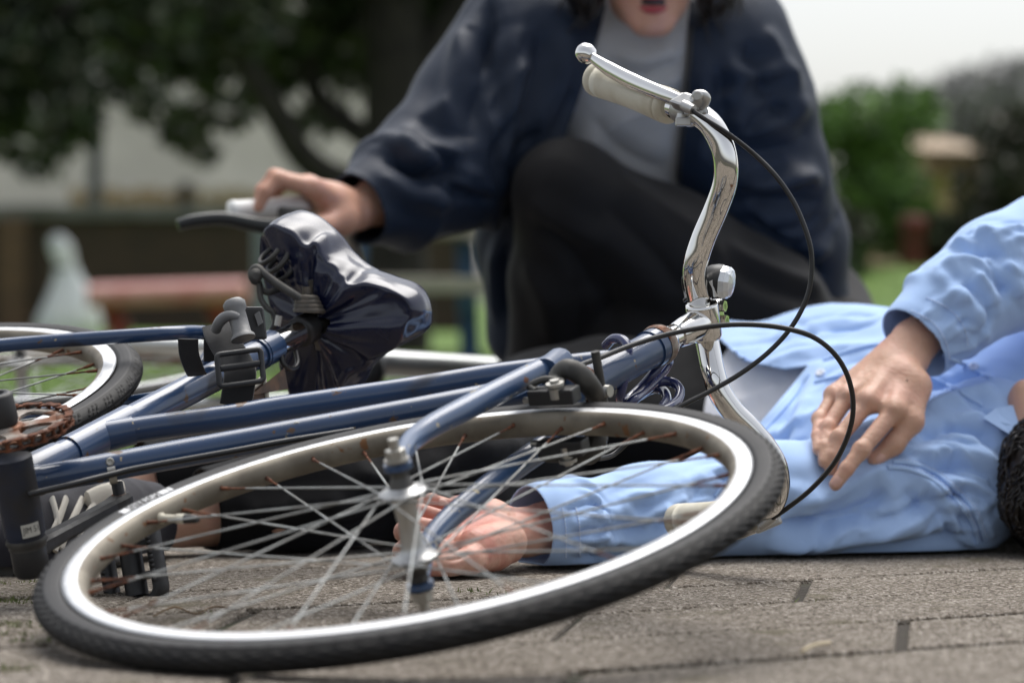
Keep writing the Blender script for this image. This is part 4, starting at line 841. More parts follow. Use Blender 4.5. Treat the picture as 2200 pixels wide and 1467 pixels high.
# seat shell under the cover, clamp, rails and springs
mb = MB(); gs = np.array([[sp1 + (cf + (O[i] - cf) * r)[0] * F_ + (cf + (O[i] - cf) * r)[1] * W_ + z * ST2 for r, z in ((.05, .050), (.80, .046), (.86, .030), (.7, .022), (.2, .018))] for i in range(0, nth, 4)])
mb.grid(gs, wrap_i=True); build('shell', mb, M['black'], saddle)
mb = MB(); ce = P(664, 652, 2.84)
for k in range(4): mb.lathe(P(664 - k * 1.5, 672 - k * 9, 2.842), A3(.05, 0, 1), [(0, .017 - .0015 * k), (.0035, .018 - .0015 * k), (.006, .015 - .0015 * k)], 20)
mb.tube([P(660, 632, 2.842), P(659, 616, 2.842)], .0052, 6); mb.tube([sp1 - W_ * .03, sp1 + W_ * .05], .012, 16)
build('clamp', mb, mat('greasy_clamp', (.075, .068, .058), .5, .4, col2=(.12, .10, .08), nscale=80), saddle)
for q in (0, 1):
    mb = MB()
    if q == 0: pts = [(662, 655, 2.835), (640, 638, 2.835), (600, 612, 2.84), (572, 592, 2.845), (556, 577, 2.85), (546, 578, 2.855), (541, 590, 2.855), (546, 603, 2.852), (558, 604, 2.85)]
    else: pts = [(556, 606, 2.86), (562, 622, 2.86), (576, 628, 2.86), (592, 624, 2.87), (604, 618, 2.88)]
    mb.tube(catmull([P(*k) for k in pts], 6), .0046 if q == 0 else .0036, 12); build('rail', mb, M['dark_metal'], saddle)
mb = MB(); mb.lathe(P(549, 592, 2.845), -unit(ray(549, 592)), [(-.004, .008), (.002, .008), (.003, .005), (.004, .004)], 16); mb.tube(catmull([P(*k) for k in [(556, 608, 2.85), (560, 640, 2.85), (572, 660, 2.85), (588, 674, 2.85), (590, 695, 2.85), (580, 715, 2.85), (572, 722, 2.83)]], 6), .0032, 10)
t = np.linspace(0, 2 * np.pi * 3.2, 90); cc = P(606, 566, 2.88); ax = unit(P(640, 600, 2.9) - P(590, 545, 2.88)); x1 = unit(np.cross(ax, A3(0, 0, 1))); y1 = np.cross(ax, x1)
mb.tube(np.array([cc + (k / t[-1] - .5) * .045 * ax + .017 * (math.cos(k) * x1 + math.sin(k) * y1) for k in t]), .0028, 8); build('spring', mb, M['dark_metal'], saddle)
mb = MB(); mb.tube(catmull([P(*k) for k in [(610, 748, 2.80), (605, 770, 2.79), (614, 788, 2.79), (630, 792, 2.80), (640, 780, 2.81), (636, 755, 2.82)]], 6), .0030, 10); build('cable_loop', mb, M['cable'], saddle); mb = MB(); mb.tube([P(596, 700, 2.80), P(600, 678, 2.80)], .0036, 10, mat=0); build('bolt', mb, M['steel'], saddle)

# ---- strap, buckle and lock bracket on the seat tube
mb = MB(); fl = (1.0, .10)
mb.tube(catmull([P(*k) for k in [(468, 697, 2.66), (474, 720, 2.645), (492, 752, 2.63), (508, 778, 2.615), (516, 800, 2.605), (512, 836, 2.60), (506, 872, 2.60)]], 6), .0165, 14, flat=fl, up=A3(1, .2, .25)); mb.tube(catmull([P(*k) for k in [(466, 700, 2.67), (462, 735, 2.69), (462, 775, 2.70)]], 5), .012, 12, flat=fl, up=A3(1, .2, 0))
mb.tube(catmull([P(*k) for k in [(404, 728, 2.62), (406, 760, 2.63), (416, 790, 2.64), (424, 806, 2.65)]], 5), .0105, 12, flat=fl, up=A3(1, 0, 0))
strap = build('strap', mb, M['webbing'], frame)
mb = MB(); o = P(516, 790, 2.592); x1 = unit(P(542, 783, 2.6) - P(490, 790, 2.59)); y1 = unit(P(514, 772, 2.592) - P(518, 812, 2.588))
def rrect(w, h, c=.004, k=5):
    pts = []
    for sx_, sy_, a0 in ((1, 1, 0), (-1, 1, 90), (-1, -1, 180), (1, -1, 270)):
        for a in np.linspace(a0, a0 + 90, k): pts.append(o + (sx_ * (w - c) + c * math.cos(math.radians(a))) * x1 + (sy_ * (h - c) + c * math.sin(math.radians(a))) * y1)
    return np.array(pts)
mb.tube(rrect(.0235, .0165), .0030, 10, closed=True); mb.tube([o - .021 * x1 + .002 * y1, o + .021 * x1 + .002 * y1], .0035, 10, flat=(1, .7)); build('buckle', mb, M['black'], strap)
mb = MB(); mb.lathe(P(523, 728, 2.62), unit(P(506, 664, 2.63) - P(523, 728, 2.62)), [(0, .013), (.003, .0125), (.006, .0098), (.030, .0095), (.033, .0118), (.040, .0118), (.043, .009)], 20, 0)
mb.tube(catmull([P(*k) for k in [(512, 682, 2.62), (498, 677, 2.62), (482, 682, 2.625), (470, 694, 2.63), (464, 708, 2.64)]], 5), [.0042, .0055, .0058, .0055], 12, mat=0)
mb.box(P(548, 694, 2.66), A3(.010, .004, 0), A3(0, .008, 0), A3(-.002, 0, .017), 1, .003); mb.box(P(556, 684, 2.65), A3(.0025, 0, .0018), A3(0, .001, 0), A3(-.002, 0, .006), 0); build('lock_bracket', mb, [mat('grey_cast_zinc', (.20, .20, .20), .5, .4, rough2=.6, nscale=60, bump=.2, bscale=150), M['black']], frame)
mb = MB(); t0, t1, t2 = P(492, 872, 2.66), P(566, 812, 2.72), P(574, 858, 2.72); bk = A3(.02, .03, .01)
for q, w in ((0, 0), (1, 1)):
    k = bk * w; mb.add([t0 + k, t1 + k, t2 + k, t0 + k + A3(0, .002, 0), t1 + k + A3(0, .002, 0), t2 + k + A3(0, .002, 0)], [(0, 1, 2), (5, 4, 3), (0, 3, 4, 1), (1, 4, 5, 2), (2, 5, 3, 0)], 0, False)
mb.tube([t0, t1], .0035, 8, mat=1); mb.tube([t1, t2], .0030, 8, mat=1)
build('leather_flap', mb, [M['leather'], M['stitch']], frame)

# ---- coiled cable lock round the head tube: hangs on the bicycle
lp = [(1302, 742, 2.56), (1318, 728, 2.545), (1340, 732, 2.53), (1350, 755, 2.52), (1347, 790, 2.515), (1338, 825, 2.51), (1332, 855, 2.52), (1345, 860, 2.56), (1375, 835, 2.58), (1402, 805, 2.58), (1422, 780, 2.59), (1432, 768, 2.61), (1436, 778, 2.63), (1422, 802, 2.62), (1395, 832, 2.58), (1362, 858, 2.53),
      (1346, 872, 2.54), (1362, 850, 2.58), (1390, 830, 2.60), (1420, 820, 2.61), (1446, 822, 2.61), (1460, 838, 2.60), (1456, 858, 2.58), (1440, 872, 2.56), (1420, 880, 2.55), (1432, 858, 2.59), (1424, 838, 2.62), (1400, 836, 2.62), (1372, 852, 2.60)]
mb = MB(); mb.tube(catmull([P(*q) for q in lp], 8), .0050, 14)
lock = build('cable_lock', mb, M['lock']); tag(lock, 'navy blue coiled security cable looped round the bicycle head tube', 'cable lock')

# ---- crank set, chain and pedal
crank = bpy.data.objects.new('crankset', None); COL.objects.link(crank); crank.parent = bike; crank.matrix_parent_inverse = Matrix.Translation(-bike.location)
rc = FP(2, 920, .056) ; rc = on_plane(4, 922, BB + .056 * m_, m_); px_ = unit(on_plane(150, 910, BB + .056 * m_, m_) - rc); py_ = np.cross(m_, px_); R0 = .0655
mb = MB()
def ringpts(r, n, ph=0): return [rc + r * (math.cos(t + ph) * px_ + math.sin(t + ph) * py_) for t in np.linspace(0, 2 * np.pi, n, endpoint=False)]
n_r = 128; g = []
for i in range(n_r):
    t = 2 * np.pi * i / n_r; e = math.cos(t) * px_ + math.sin(t) * py_; rt_ = R0 - .002 + .0030 * math.cos(32 * t)
    g.append([rc + .051 * e + .0015 * m_, rc + rt_ * e + .001 * m_, rc + rt_ * e - .001 * m_, rc + .051 * e - .0015 * m_])
mb.grid(np.array(g), wrap_i=True, wrap_j=True)
for k in range(5):
    t = .35 + 2 * np.pi * k / 5; e = math.cos(t) * px_ + math.sin(t) * py_; et = -math.sin(t) * px_ + math.cos(t) * py_
    q = np.array([[rc + r * e + w * s1 * et + z * m_ for s1, z in ((1, .0016), (-1, .0016), (-1, -.0016), (1, -.0016))] for r, w in ((.008, .014), (.022, .010), (.036, .0075), (.046, .010), (.0525, .018))]); mb.grid(q, wrap_j=True, smooth=False)
mb.lathe(rc - .004 * m_, m_, [(0, .022), (.006, .022), (.008, .018), (.0085, .010)], 28)
build('chainring', mb, M['rusty_steel'], crank)
mb = MB(); mb.lathe(rc + .005 * m_, m_, [(0, .0165), (.004, .0175), (.028, .0165), (.031, .014), (.031, .009), (.027, .0085)], 28, 0); build('crank_boss', mb, M['black'], crank)
mb = MB(); nl = 33
for k in range(nl):
    t = 2 * np.pi * k / nl; t2 = 2 * np.pi * (k + 1) / nl; p, q = [rc + R0 * (math.cos(z) * px_ + math.sin(z) * py_) for z in (t, t2)]
    hw = .0042 if k % 2 else .0030; d = unit(q - p); er = np.cross(d, m_); L_ = np.linalg.norm(q - p)
    for sgn in (1, -1):
        out = []
        for a in np.linspace(-90, 90, 6): out.append(q + .0042 * (math.cos(math.radians(a)) * d + math.sin(math.radians(a)) * er))
        out.append((p + q) / 2 + .0031 * er)
        for a in np.linspace(90, 270, 6): out.append(p + .0042 * (math.cos(math.radians(a)) * d + math.sin(math.radians(a)) * er))
        out.append((p + q) / 2 - .0031 * er); out = np.array(out); n0 = len(out)
        lo_ = out + sgn * hw * m_; hi_ = out + sgn * (hw + .0012) * m_
        mb.add(np.vstack([lo_, hi_]), [list(range(n0))[::-1], list(range(n0, 2 * n0))] + [(i, (i + 1) % n0, n0 + (i + 1) % n0, n0 + i) for i in range(n0)], 0, False)
    mb.lathe(p - .0056 * m_, m_, [(0, .0022), (.0112, .0022)], 8, 0)
build('chain', mb, M['rust'], crank)
lb = BB - .058 * m_; ce_ = on_plane(258, 1078, BB - .070 * m_, m_); cd = unit(ce_ - lb)
mb = MB(); mb.lathe(BB - .044 * m_, -m_, [(0, .019), (.004, .0205), (.007, .018), (.010, .0185)], 26, 0); build('bearing_cup', mb, M['dark_metal'], crank)
mb = MB(); mb.lathe(BB - .050 * m_, -m_, [(0, .0160), (.003, .0175), (.028, .0175), (.032, .0150), (.032, .010)], 28)
w1 = np.cross(m_, cd); q = []
for t, hw, hz, sh in ((.008, .013, .0105, 0), (.03, .0105, .0085, .001), (.06, .0092, .0075, 0), (.12, .0088, .0070, 0), (.155, .0092, .0070, 0), (.168, .0118, .0078, 0), (.176, .0122, .0080, 0), (.184, .0100, .0078, 0), (.188, .004, .0076, 0)):
    t *= np.linalg.norm(ce_ - lb) / .175; c0 = lb + t * cd
    q.append([c0 + a * hw * w1 + b * hz * m_ for a, b in ((1, .55), (.62, 1), (-.62, 1), (-1, .55), (-1, -.55), (-.62, -1), (.62, -1), (1, -.55))])
mb.grid(np.array(q), wrap_j=True, smooth=False); e = np.array(q[-1]); mb.add(e, [list(range(8))], 0, False)
build('crank_arm', mb, M['black'], crank)
mb = MB(); mb.lathe(ce_ + .0068 * m_, m_, [(0, .0080), (.0014, .0075), (.0014, .0045), (-.002, .0040)], 24); build('bolt', mb, M['rusty_steel'], crank)
# pedal: two tread rails, end plates and an axle barrel
ped = bpy.data.objects.new('pedal', None); COL.objects.link(ped); ped.parent = crank; ped.matrix_parent_inverse = Matrix()
_dc = proj(ce_)[2]; pa0, pa1 = PD(268, 1112, _dc - .012), PD(300, 1306, _dc - .03); ax = unit(pa1 - pa0); xw = unit(A3(.93, -.36, .06)); xw = unit(xw - (xw @ ax) * ax); zt = np.cross(ax, xw)
mb = MB(); mb.tube([ce_ - .02 * ax, pa1 - .006 * ax], .006, 12); mb.tube([pa0 + .014 * ax, pa1 - .012 * ax], .0115, 16)
HW, PL_ = .0275, np.linalg.norm(pa1 - pa0); pc_ = .5 * (pa0 + pa1); loop = []
for sx_, sy_, t0_ in ((1, 1, 0), (-1, 1, 90), (-1, -1, 180), (1, -1, 270)):
    for a in np.linspace(t0_, t0_ + 90, 7): loop.append(pc_ + (sx_ * (HW - .014) + .014 * math.cos(math.radians(a))) * xw + (sy_ * (PL_ / 2 - .018) + .014 * math.sin(math.radians(a))) * ax)
loop = np.array(loop); mb.tube(loop, .0072, 12, closed=True, flat=(1.75, 1), up=zt)
for q in (-.17, .17): mb.box(pc_ + q * PL_ * ax, xw * HW, zt * .007, ax * .0032, 0, .001)
for k in range(len(loop)):
    for w_ in (0, .5):
        o = loop[k] * (1 - w_) + loop[(k + 1) % len(loop)] * w_; out_ = unit(o - pc_)
        if k % 7 == 6:
            for e in np.linspace(.08, .92, 11):
                o = loop[k] * (1 - e) + loop[(k + 1) % len(loop)] * e
                for q in (1, -1): mb.lathe(o + q * .0118 * zt, q * zt, [(0, .0030), (.0022, .0014), (.0024, .0001)], 6)
            break
build('body', mb, M['black'], ped)

# ---- rear wheel
xb = unit(BB - RW); xb = unit(xb - (xb @ m_) * m_); yb = np.cross(m_, xb)
make_wheel(bike, 'rear_wheel', RW, xb, yb, m_, tread='chevron', phase=.08, hub_half=.028)
# ================================================================== the man lying on the paving
def skin_mat(name, c1, c2, c3):
    m, N, L, b = nodes_of(name); setin(b, 'Roughness', .48); setin(b, 'Subsurface Weight', .25); setin(b, 'Subsurface Radius', (1, .35, .2)); setin(b, 'Subsurface Scale', .006); setin(b, 'Specular IOR Level', .4)
    tc = N.new('ShaderNodeTexCoord'); nz = N.new('ShaderNodeTexNoise'); nz.inputs['Scale'].default_value = 26; nz.inputs['Detail'].default_value = 4; L.new(tc.outputs['Object'], nz.inputs['Vector'])
    cr = N.new('ShaderNodeValToRGB'); e = cr.color_ramp.elements; e[0].position = .34; e[0].color = (*c1, 1); e[1].position = .68; e[1].color = (*c3, 1); k = e.new(.52); k.color = (*c2, 1)
    L.new(nz.outputs[0], cr.inputs[0]); L.new(cr.outputs[0], b.inputs['Base Color'])
    v = N.new('ShaderNodeTexVoronoi'); v.inputs['Scale'].default_value = 700; L.new(tc.outputs['Object'], v.inputs['Vector'])
    n2 = N.new('ShaderNodeTexNoise'); n2.inputs['Scale'].default_value = 120; n2.inputs['Detail'].default_value = 4; L.new(tc.outputs['Object'], n2.inputs['Vector'])
    b1 = N.new('ShaderNodeBump'); b1.inputs['Strength'].default_value = .25; b1.inputs['Distance'].default_value = .0004; L.new(v.outputs[0], b1.inputs['Height'])
    b2 = N.new('ShaderNodeBump'); b2.inputs['Strength'].default_value = .35; b2.inputs['Distance'].default_value = .0012; L.new(n2.outputs[0], b2.inputs['Height']); L.new(b1.outputs[0], b2.inputs['Normal']); L.new(b2.outputs[0], b.inputs['Normal'])
    return m
M['skin'] = skin_mat('skin', (.53, .315, .22), (.575, .345, .25), (.60, .345, .26))
M['palm'] = skin_mat('palm_skin', (.62, .39, .30), (.60, .32, .245), (.52, .20, .155))
M['nail'] = mat('finger_nail', (.62, .37, .30), .28, coat=.3)
M['shirt'] = fabric('blue_cotton', (.38, .54, .83), (.41, .57, .86), 1500, .85, .15, .18)
M['tee'] = fabric('white_jersey', (.86, .86, .89), (.88, .88, .91), 1300, .9, .1, .2)
M['trouser'] = fabric('black_twill', (.0042, .0042, .005), (.0065, .0065, .0072), 1000, .85, .04, .25, .15)
M['hair'] = mat('black_hair', (.010, .008, .007), .32, col2=(.022, .016, .012), nscale=40, spec=.5)

AX = unit(A3(.754, -.656, 0)); LF = A3(-.656, -.754, 0)       # towards the head, towards his left side
SH, HP = A3(.66, 3.98, .135), A3(.12, 4.45, .115)
man = thing('person', 'person lying on the paving in an open pale blue shirt, hand on chest', 'person', (.4, 4.1, 0))

# ---- shirt volume
sf = SDF((-.08, 3.36, -.01), (1.02, 4.62, .44), .0034)
sf.chain([HP + .02 * AX, HP + .28 * (SH - HP), HP + .55 * (SH - HP) + A3(0, 0, .012), HP + .8 * (SH - HP) + A3(0, 0, .010), SH - A3(0, 0, .005)], [.115, .126, .140, .140, .125], .03)
for q, w in ((1, .085), (-1, .085)):
    o = LF * q * w - A3(0, 0, .022)
    sf.chain([HP + o, HP + .4 * (SH - HP) + o * 1.1, HP + .78 * (SH - HP) + o * 1.15, SH + o * 1.2], [.095, .105, .108, .088], .06)
sf.cone(SH + .03 * AX + A3(0, 0, .01), SH + .14 * AX + A3(0, 0, .012), .075, .058, .05)       # up to the collar
# drape of the near flap and hem down to the ground
sf.cone(A3(.36, 3.93, .045), A3(.27, 3.86, .03), .075, .045, .09); sf.cone(A3(.30, 4.00, .08), A3(.45, 3.88, .07), .075, .075, .06); sf.cone(A3(.27, 3.80, .018), A3(.36, 3.75, .014), .026, .022, .05)
sf.cone(A3(.40, 3.765, .012), A3(.52, 3.80, .014), .018, .022, .05)
torso_core = [(p, q) for p, q in ((HP, SH),)]
v1, f1 = sf.mesh(1)
# near sleeve (his left arm on the ground)
sl = SDF((-.12, 3.40, -.01), (.72, 4.10, .24), .0030)
LA = [A3(.565, 3.865, .105), A3(.43, 3.775, .075), A3(.285, 3.722, .060), A3(.15, 3.640, .050), A3(.045, 3.575, .043), A3(-.06, 3.51, .040)]
sl.chain(LA, [.094, .071, .060, .053, .044, .036], .03); sl.cone(LA[2] + A3(.02, -.015, .015), LA[2] + A3(-.05, -.01, .02), .046, .040, .03); sl.cone(A3(.52, 3.80, .05), A3(.36, 3.74, .03), .06, .04, .05)
v2, f2 = sl.mesh(1)
# far sleeve (his right arm over the chest)
RA = [PD(1935, 770, 3.80), PD(1985, 718, 3.815), PD(2055, 655, 3.84), PD(2150, 590, 3.88), PD(2260, 545, 3.92), PD(2360, 520, 3.98), A3(.86, 4.14, .20), A3(.80, 4.12, .14)]
sr = SDF((.36, 3.66, .0), (1.02, 4.32, .47), .0033)
sr.chain(RA, [.040, .045, .055, .066, .070, .070, .085, .09], .025)
v3, f3 = sr.mesh(1)

# folds
b1 = bvh_of(v1, f1)
ST1 = [([(1640, 965), (1700, 928), (1790, 880)], .012, .007), ([(1730, 825), (1690, 905), (1655, 985)], .008, -.007), ([(1650, 800), (1760, 760), (1880, 745)], .014, .007), ([(1640, 760), (1740, 715), (1860, 700)], .013, -.006),
       ([(1990, 885), (2060, 852), (2140, 835)], .014, .009), ([(1975, 945), (2030, 918), (2090, 925), (2140, 960)], .011, -.012), ([(1960, 985), (2030, 958), (2110, 985), (2150, 1020)], .012, .009), ([(2000, 1015), (2070, 1005), (2150, 1050)], .009, -.009),
       ([(2010, 1040), (2080, 1035), (2150, 1080)], .008, .006), ([(2040, 1065), (2100, 1065), (2150, 1100)], .007, -.008), ([(2050, 800), (2100, 850), (2130, 905)], .012, -.006), ([(1850, 800), (1890, 790), (1990, 810)], .012, .006), ([(1740, 1010), (1760, 950), (1800, 900)], .012, .006),
       ([(1690, 1080), (1720, 1010), (1740, 960)], .012, -.008), ([(1640, 1150), (1665, 1080), (1680, 1010)], .012, .008), ([(2040, 900), (2090, 940), (2130, 1000)], .010, .005)]
ST1 += auto_strokes(1, 12, (1700, 760), (2100, 860), 12, 150, .007, .0035, 30, 40) + auto_strokes(2, 10, (1950, 960), (2140, 1080), -28, 110, .006, .0045, 14, 20) + auto_strokes(3, 8, (1650, 1000), (1760, 900), 60, 120, .007, .004, 20, 20) + auto_strokes(4, 8, (1620, 720), (1880, 680), 15, 120, .006, .003, 14, 10)
v1 = folds(v1, f1, b1, ST1); v1 = wrinkle(v1, f1, .0040, 9, AX, .5, 3.1); v1 = wrinkle(v1, f1, .0022, 24, A3(.3, -.8, .3), .35, 8.2); v1 = laplace(v1, f1, .4)
b2 = bvh_of(v2, f2)
ST2 = [([(1660, 1128), (1760, 1118), (1860, 1085), (1905, 1050)], .014, -.016), ([(1700, 1085), (1790, 1065), (1860, 1025), (1910, 1005)], .013, .012), ([(1640, 1172), (1750, 1165), (1880, 1150), (1990, 1125)], .014, .011), ([(1800, 1185), (1900, 1180), (2010, 1160), (2080, 1150)], .013, -.012),
       ([(1940, 1050), (1990, 1090), (2060, 1130)], .012, -.008), ([(1960, 1020), (2020, 1060), (2070, 1100)], .010, .007), ([(1500, 1050), (1530, 1020), (1565, 1015), (1590, 1040)], .010, .009), ([(1470, 1080), (1520, 1060), (1580, 1070)], .010, -.009), ([(1300, 1110), (1380, 1075), (1470, 1050)], .010, .007), ([(1330, 1140), (1420, 1120), (1520, 1110)], .010, -.007),
       ([(1270, 1150), (1360, 1165), (1450, 1150)], .010, .006), ([(1560, 1120), (1620, 1090), (1690, 1080)], .011, -.008), ([(1250, 1190), (1330, 1185), (1420, 1175)], .008, -.006)]
ST2 += auto_strokes(5, 16, (1275, 1100), (1285, 1200), 8, 90, .0045, .0035, 10, 12) + auto_strokes(6, 14, (1340, 1100), (1600, 1080), 24, 120, .006, .0045, 16, 30) + auto_strokes(7, 16, (1640, 1110), (2040, 1110), 22, 150, .006, .005, 16, 40) + auto_strokes(8, 10, (2000, 1080), (2100, 1160), -50, 70, .005, .004, 10, 10)
ST2 += [q for q in ST1 if min(x for x, y in q[0]) > 1850] + auto_strokes(12, 10, (1900, 980), (2140, 900), -20, 150, .006, .003, 20, 30)
v2 = folds(v2, f2, b2, ST2); v2 = wrinkle(v2, f2, .0028, 11, A3(.8, .5, .1), .45, 5.5); v2 = wrinkle(v2, f2, .0018, 28, A3(.2, .6, .8), .5, 1.5)
cuffd = unit(LA[3] - LA[4]); ce1 = LA[4] - .030 * cuffd
near = np.exp(-(((v2 - (ce1 + .062 * cuffd)) @ cuffd) / .012) ** 2); v2 = v2 + vnormals(v2, f2) * (near * (.0030 + .003 * np.sin(np.arctan2((v2 - ce1)[:, 2] - .0, (v2 - ce1)[:, 1]) * 16)))[:, None]
v2, f2 = cut_plane(v2, f2, ce1, cuffd)
b3 = bvh_of(v3, f3)
ST3 = [([(2010, 585), (2070, 560), (2140, 590)], .010, .009), ([(2060, 545), (2130, 540), (2190, 570)], .009, -.009), ([(2120, 560), (2165, 630), (2185, 720)], .010, -.012), ([(2095, 590), (2135, 660), (2150, 730)], .010, .011), ([(2030, 625), (2080, 645), (2105, 710)], .010, .008), ([(2060, 610), (2110, 640), (2125, 700)], .008, -.008), ([(2160, 560), (2195, 640), (2215, 720)], .010, .010), ([(2080, 500), (2150, 500), (2210, 520)], .010, .006), ([(2040, 700), (2090, 740), (2130, 740)], .009, .007)]
ST3 += auto_strokes(9, 18, (2000, 655), (2095, 745), 42, 90, .0042, .0026, 6, 14) + auto_strokes(10, 12, (2060, 570), (2200, 600), -55, 150, .006, .004, 20, 30) + auto_strokes(11, 8, (2060, 520), (2200, 490), 10, 110, .005, .003, 10, 8)
v3 = folds(v3, f3, b3, ST3); v3 = wrinkle(v3, f3, .0028, 11, A3(.6, .2, .7), .45, 2.5); v3 = wrinkle(v3, f3, .0013, 28, A3(.6, 0, -.5), .5, 4.5)
cd3 = unit(RA[2] - RA[1]); cc3 = RA[1] - .018 * cd3
wv = v3 - cc3; tt = wv @ cd3; v3 = v3 + vnormals(v3, f3) * (np.exp(-((tt - .058) / .010) ** 2) * (.003 + .0028 * np.sin(np.arctan2(wv[:, 2], wv[:, 0]) * 17)))[:, None]
v3, f3 = cut_plane(v3, f3, cc3, cd3)
VOPEN = [(1743, 797), (1690, 806), (1600, 786), (1556, 744), (1500, 690), (1200, 690), (1200, 1110), (1440, 1110), (1528, 1066), (1572, 1008), (1640, 920), (1700, 850)]
v1, f1 = cut_outline(v1, f1, VOPEN, lambda x: x[:, 2] > -1)
v1, f1 = cut_plane(v1, f1, HP + .06 * AX, AX)
# lift the edges of the two flaps off the undershirt
p_, z_ = proj_np(v1); e_, _ = poly_sd(p_, VOPEN); lift = np.exp(-(np.maximum(e_, 0) / 60) ** 2) * (v1[:, 2] > .05); v1 = v1 + lift[:, None] * .012 * A3(-.3, -.55, .7)
# neck opening
v1, f1 = cut_plane(v1, f1, SH + .155 * AX, -AX)
for vv in (v1, v2, v3): vv[:, 2] = np.maximum(vv[:, 2], .003)
sv, sq = join_np([(v1, f1), (v2, f2), (v3, f3)])
shirt = cloth('shirt', sv, sq, M['shirt'], man, .0018)
bs = bvh_of(sv, sq)
thread = mat('pale_blue_thread', (.58, .70, .90), .8)
for nm, pts in (('stitching', [(1905, 1004), (1950, 1008), (2000, 1030), (2050, 1072), (2085, 1118), (2100, 1165)]), ('stitching', [(1918, 992), (1960, 996), (2012, 1018), (2064, 1062), (2098, 1108), (2116, 1160)])):
    seam('seam', bs, pts, .0030, M['shirt'], shirt, .0004); seam(nm, bs, [(x + 5, y - 4) for x, y in pts], .0009, thread, shirt, .001, dash=.0042)
for x0 in (1213, 1243): seam('stitching', bs, [(x0 - 6, 1092), (x0, 1120), (x0 + 3, 1160), (x0 + 2, 1200)], .0009, thread, shirt, .001, dash=.004)
seam('stitching', bs, [(1126, 1088), (1133, 1120), (1137, 1160), (1136, 1200)], .0009, thread, shirt, .001, dash=.004)
seam('stitching', bs, [(1958, 668), (2000, 690), (2030, 730), (2040, 775)], .0009, thread, shirt, .001, dash=.004); seam('stitching', bs, [(1990, 640), (2040, 665), (2070, 705), (2080, 750)], .0009, thread, shirt, .001, dash=.004)
seam('placket_edge', bs, [(1750, 822), (1880, 795), (2000, 812), (2110, 872)], .0028, M['shirt'], shirt, .0006); seam('placket_edge', bs, [(1770, 775), (1880, 742), (2000, 752), (2130, 815)], .0028, M['shirt'], shirt, .0006)
seam('hem', bs, [(1562, 742), (1600, 772), (1650, 790), (1700, 800)], .0022, M['shirt'], shirt, .0004); seam('hem', bs, [(1738, 806), (1700, 858), (1642, 926), (1580, 1008), (1535, 1066)], .0022, M['shirt'], shirt, .0004)
# collar points
mb = MB()
for cx, cy, D, q in ((2162, 905, 3.80, 1),):
    pts = [(2112, 897), (2140, 876), (2170, 870), (2205, 872), (2225, 925), (2168, 932)]
    g = []
    for k in (0, 1): g.append([PD(x, y, (hit(bs, min(x, 2150), y)[2] or 3.8) - .012 + .006 * k) for x, y in pts])
    n0 = len(pts); mb.add(np.array(g[0] + g[1]), [list(range(n0)), list(range(2 * n0 - 1, n0 - 1, -1))] + [(i, i + n0, (i + 1) % n0 + n0, (i + 1) % n0) for i in range(n0)], 0, False)
build('collar_point', mb, M['shirt'], shirt); mb = MB()
mb.tube(catmull([SH + .150 * AX + .066 * (math.cos(t) * LF + math.sin(t) * A3(0, 0, 1)) + A3(0, 0, .012) for t in np.linspace(0, 2 * np.pi, 14)], 3), .011, 10, flat=(1, .35)); build('collar', mb, M['shirt'], shirt)
for bx, by in ((1763, 803), (2092, 790)):
    h, nn, D = hit(bs, bx, by)
    if h is None: continue
    mb = MB(); mb.lathe(h + .001 * nn, nn, [(0, .0058), (.0018, .0060), (.0026, .0052), (.0020, .0036), (.0020, .0005)], 20)
    for k in range(4): a = .78 + k * 1.571; t1 = unit(np.cross(nn, A3(0, 0, 1))); t2 = np.cross(nn, t1); mb.ball(h + .0032 * nn + .0014 * (math.cos(a) * t1 + math.sin(a) * t2), .0005, 1, 6)
    build('button', mb, [mat('pearl_button', (.66, .70, .78), .25), M['black']], shirt)

# ---- undershirt
tf = SDF((-.08, 3.62, -.005), (.92, 4.62, .32), .0055)
tf.chain([HP + .02 * AX, HP + .28 * (SH - HP), HP + .55 * (SH - HP) + A3(0, 0, .008), SH - A3(0, 0, .01)], [.108, .116, .122, .108], .03)
for q in (1, -1):
    o = LF * q * .08 - A3(0, 0, .022); tf.chain([HP + o, HP + .4 * (SH - HP) + o * 1.1, HP + .78 * (SH - HP) + o * 1.1, SH + o * 1.0], [.088, .094, .094, .075], .06)
tv, tq = tf.mesh(1); tb = bvh_of(tv, tq)
tv = folds(tv, tq, tb, [([(1560, 900), (1620, 850), (1680, 830)], .012, .005), ([(1500, 980), (1560, 930), (1600, 900)], .012, -.005), ([(1580, 840), (1610, 900), (1600, 960)], .012, .004)]); tv = wrinkle(tv, tq, .004, 10, A3(.5, .2, .5), .5, 6)
TH = HP + .245 * AX
tv, tq = cut_plane(tv, tq, TH + A3(0, 0, 0), unit(AX - .41 * LF)); tv, tq = cut_plane(tv, tq, SH + .02 * AX, -AX); tv[:, 2] = np.maximum(tv[:, 2], .004)
tee = cloth('undershirt', tv, tq, M['tee'], man, .0018)

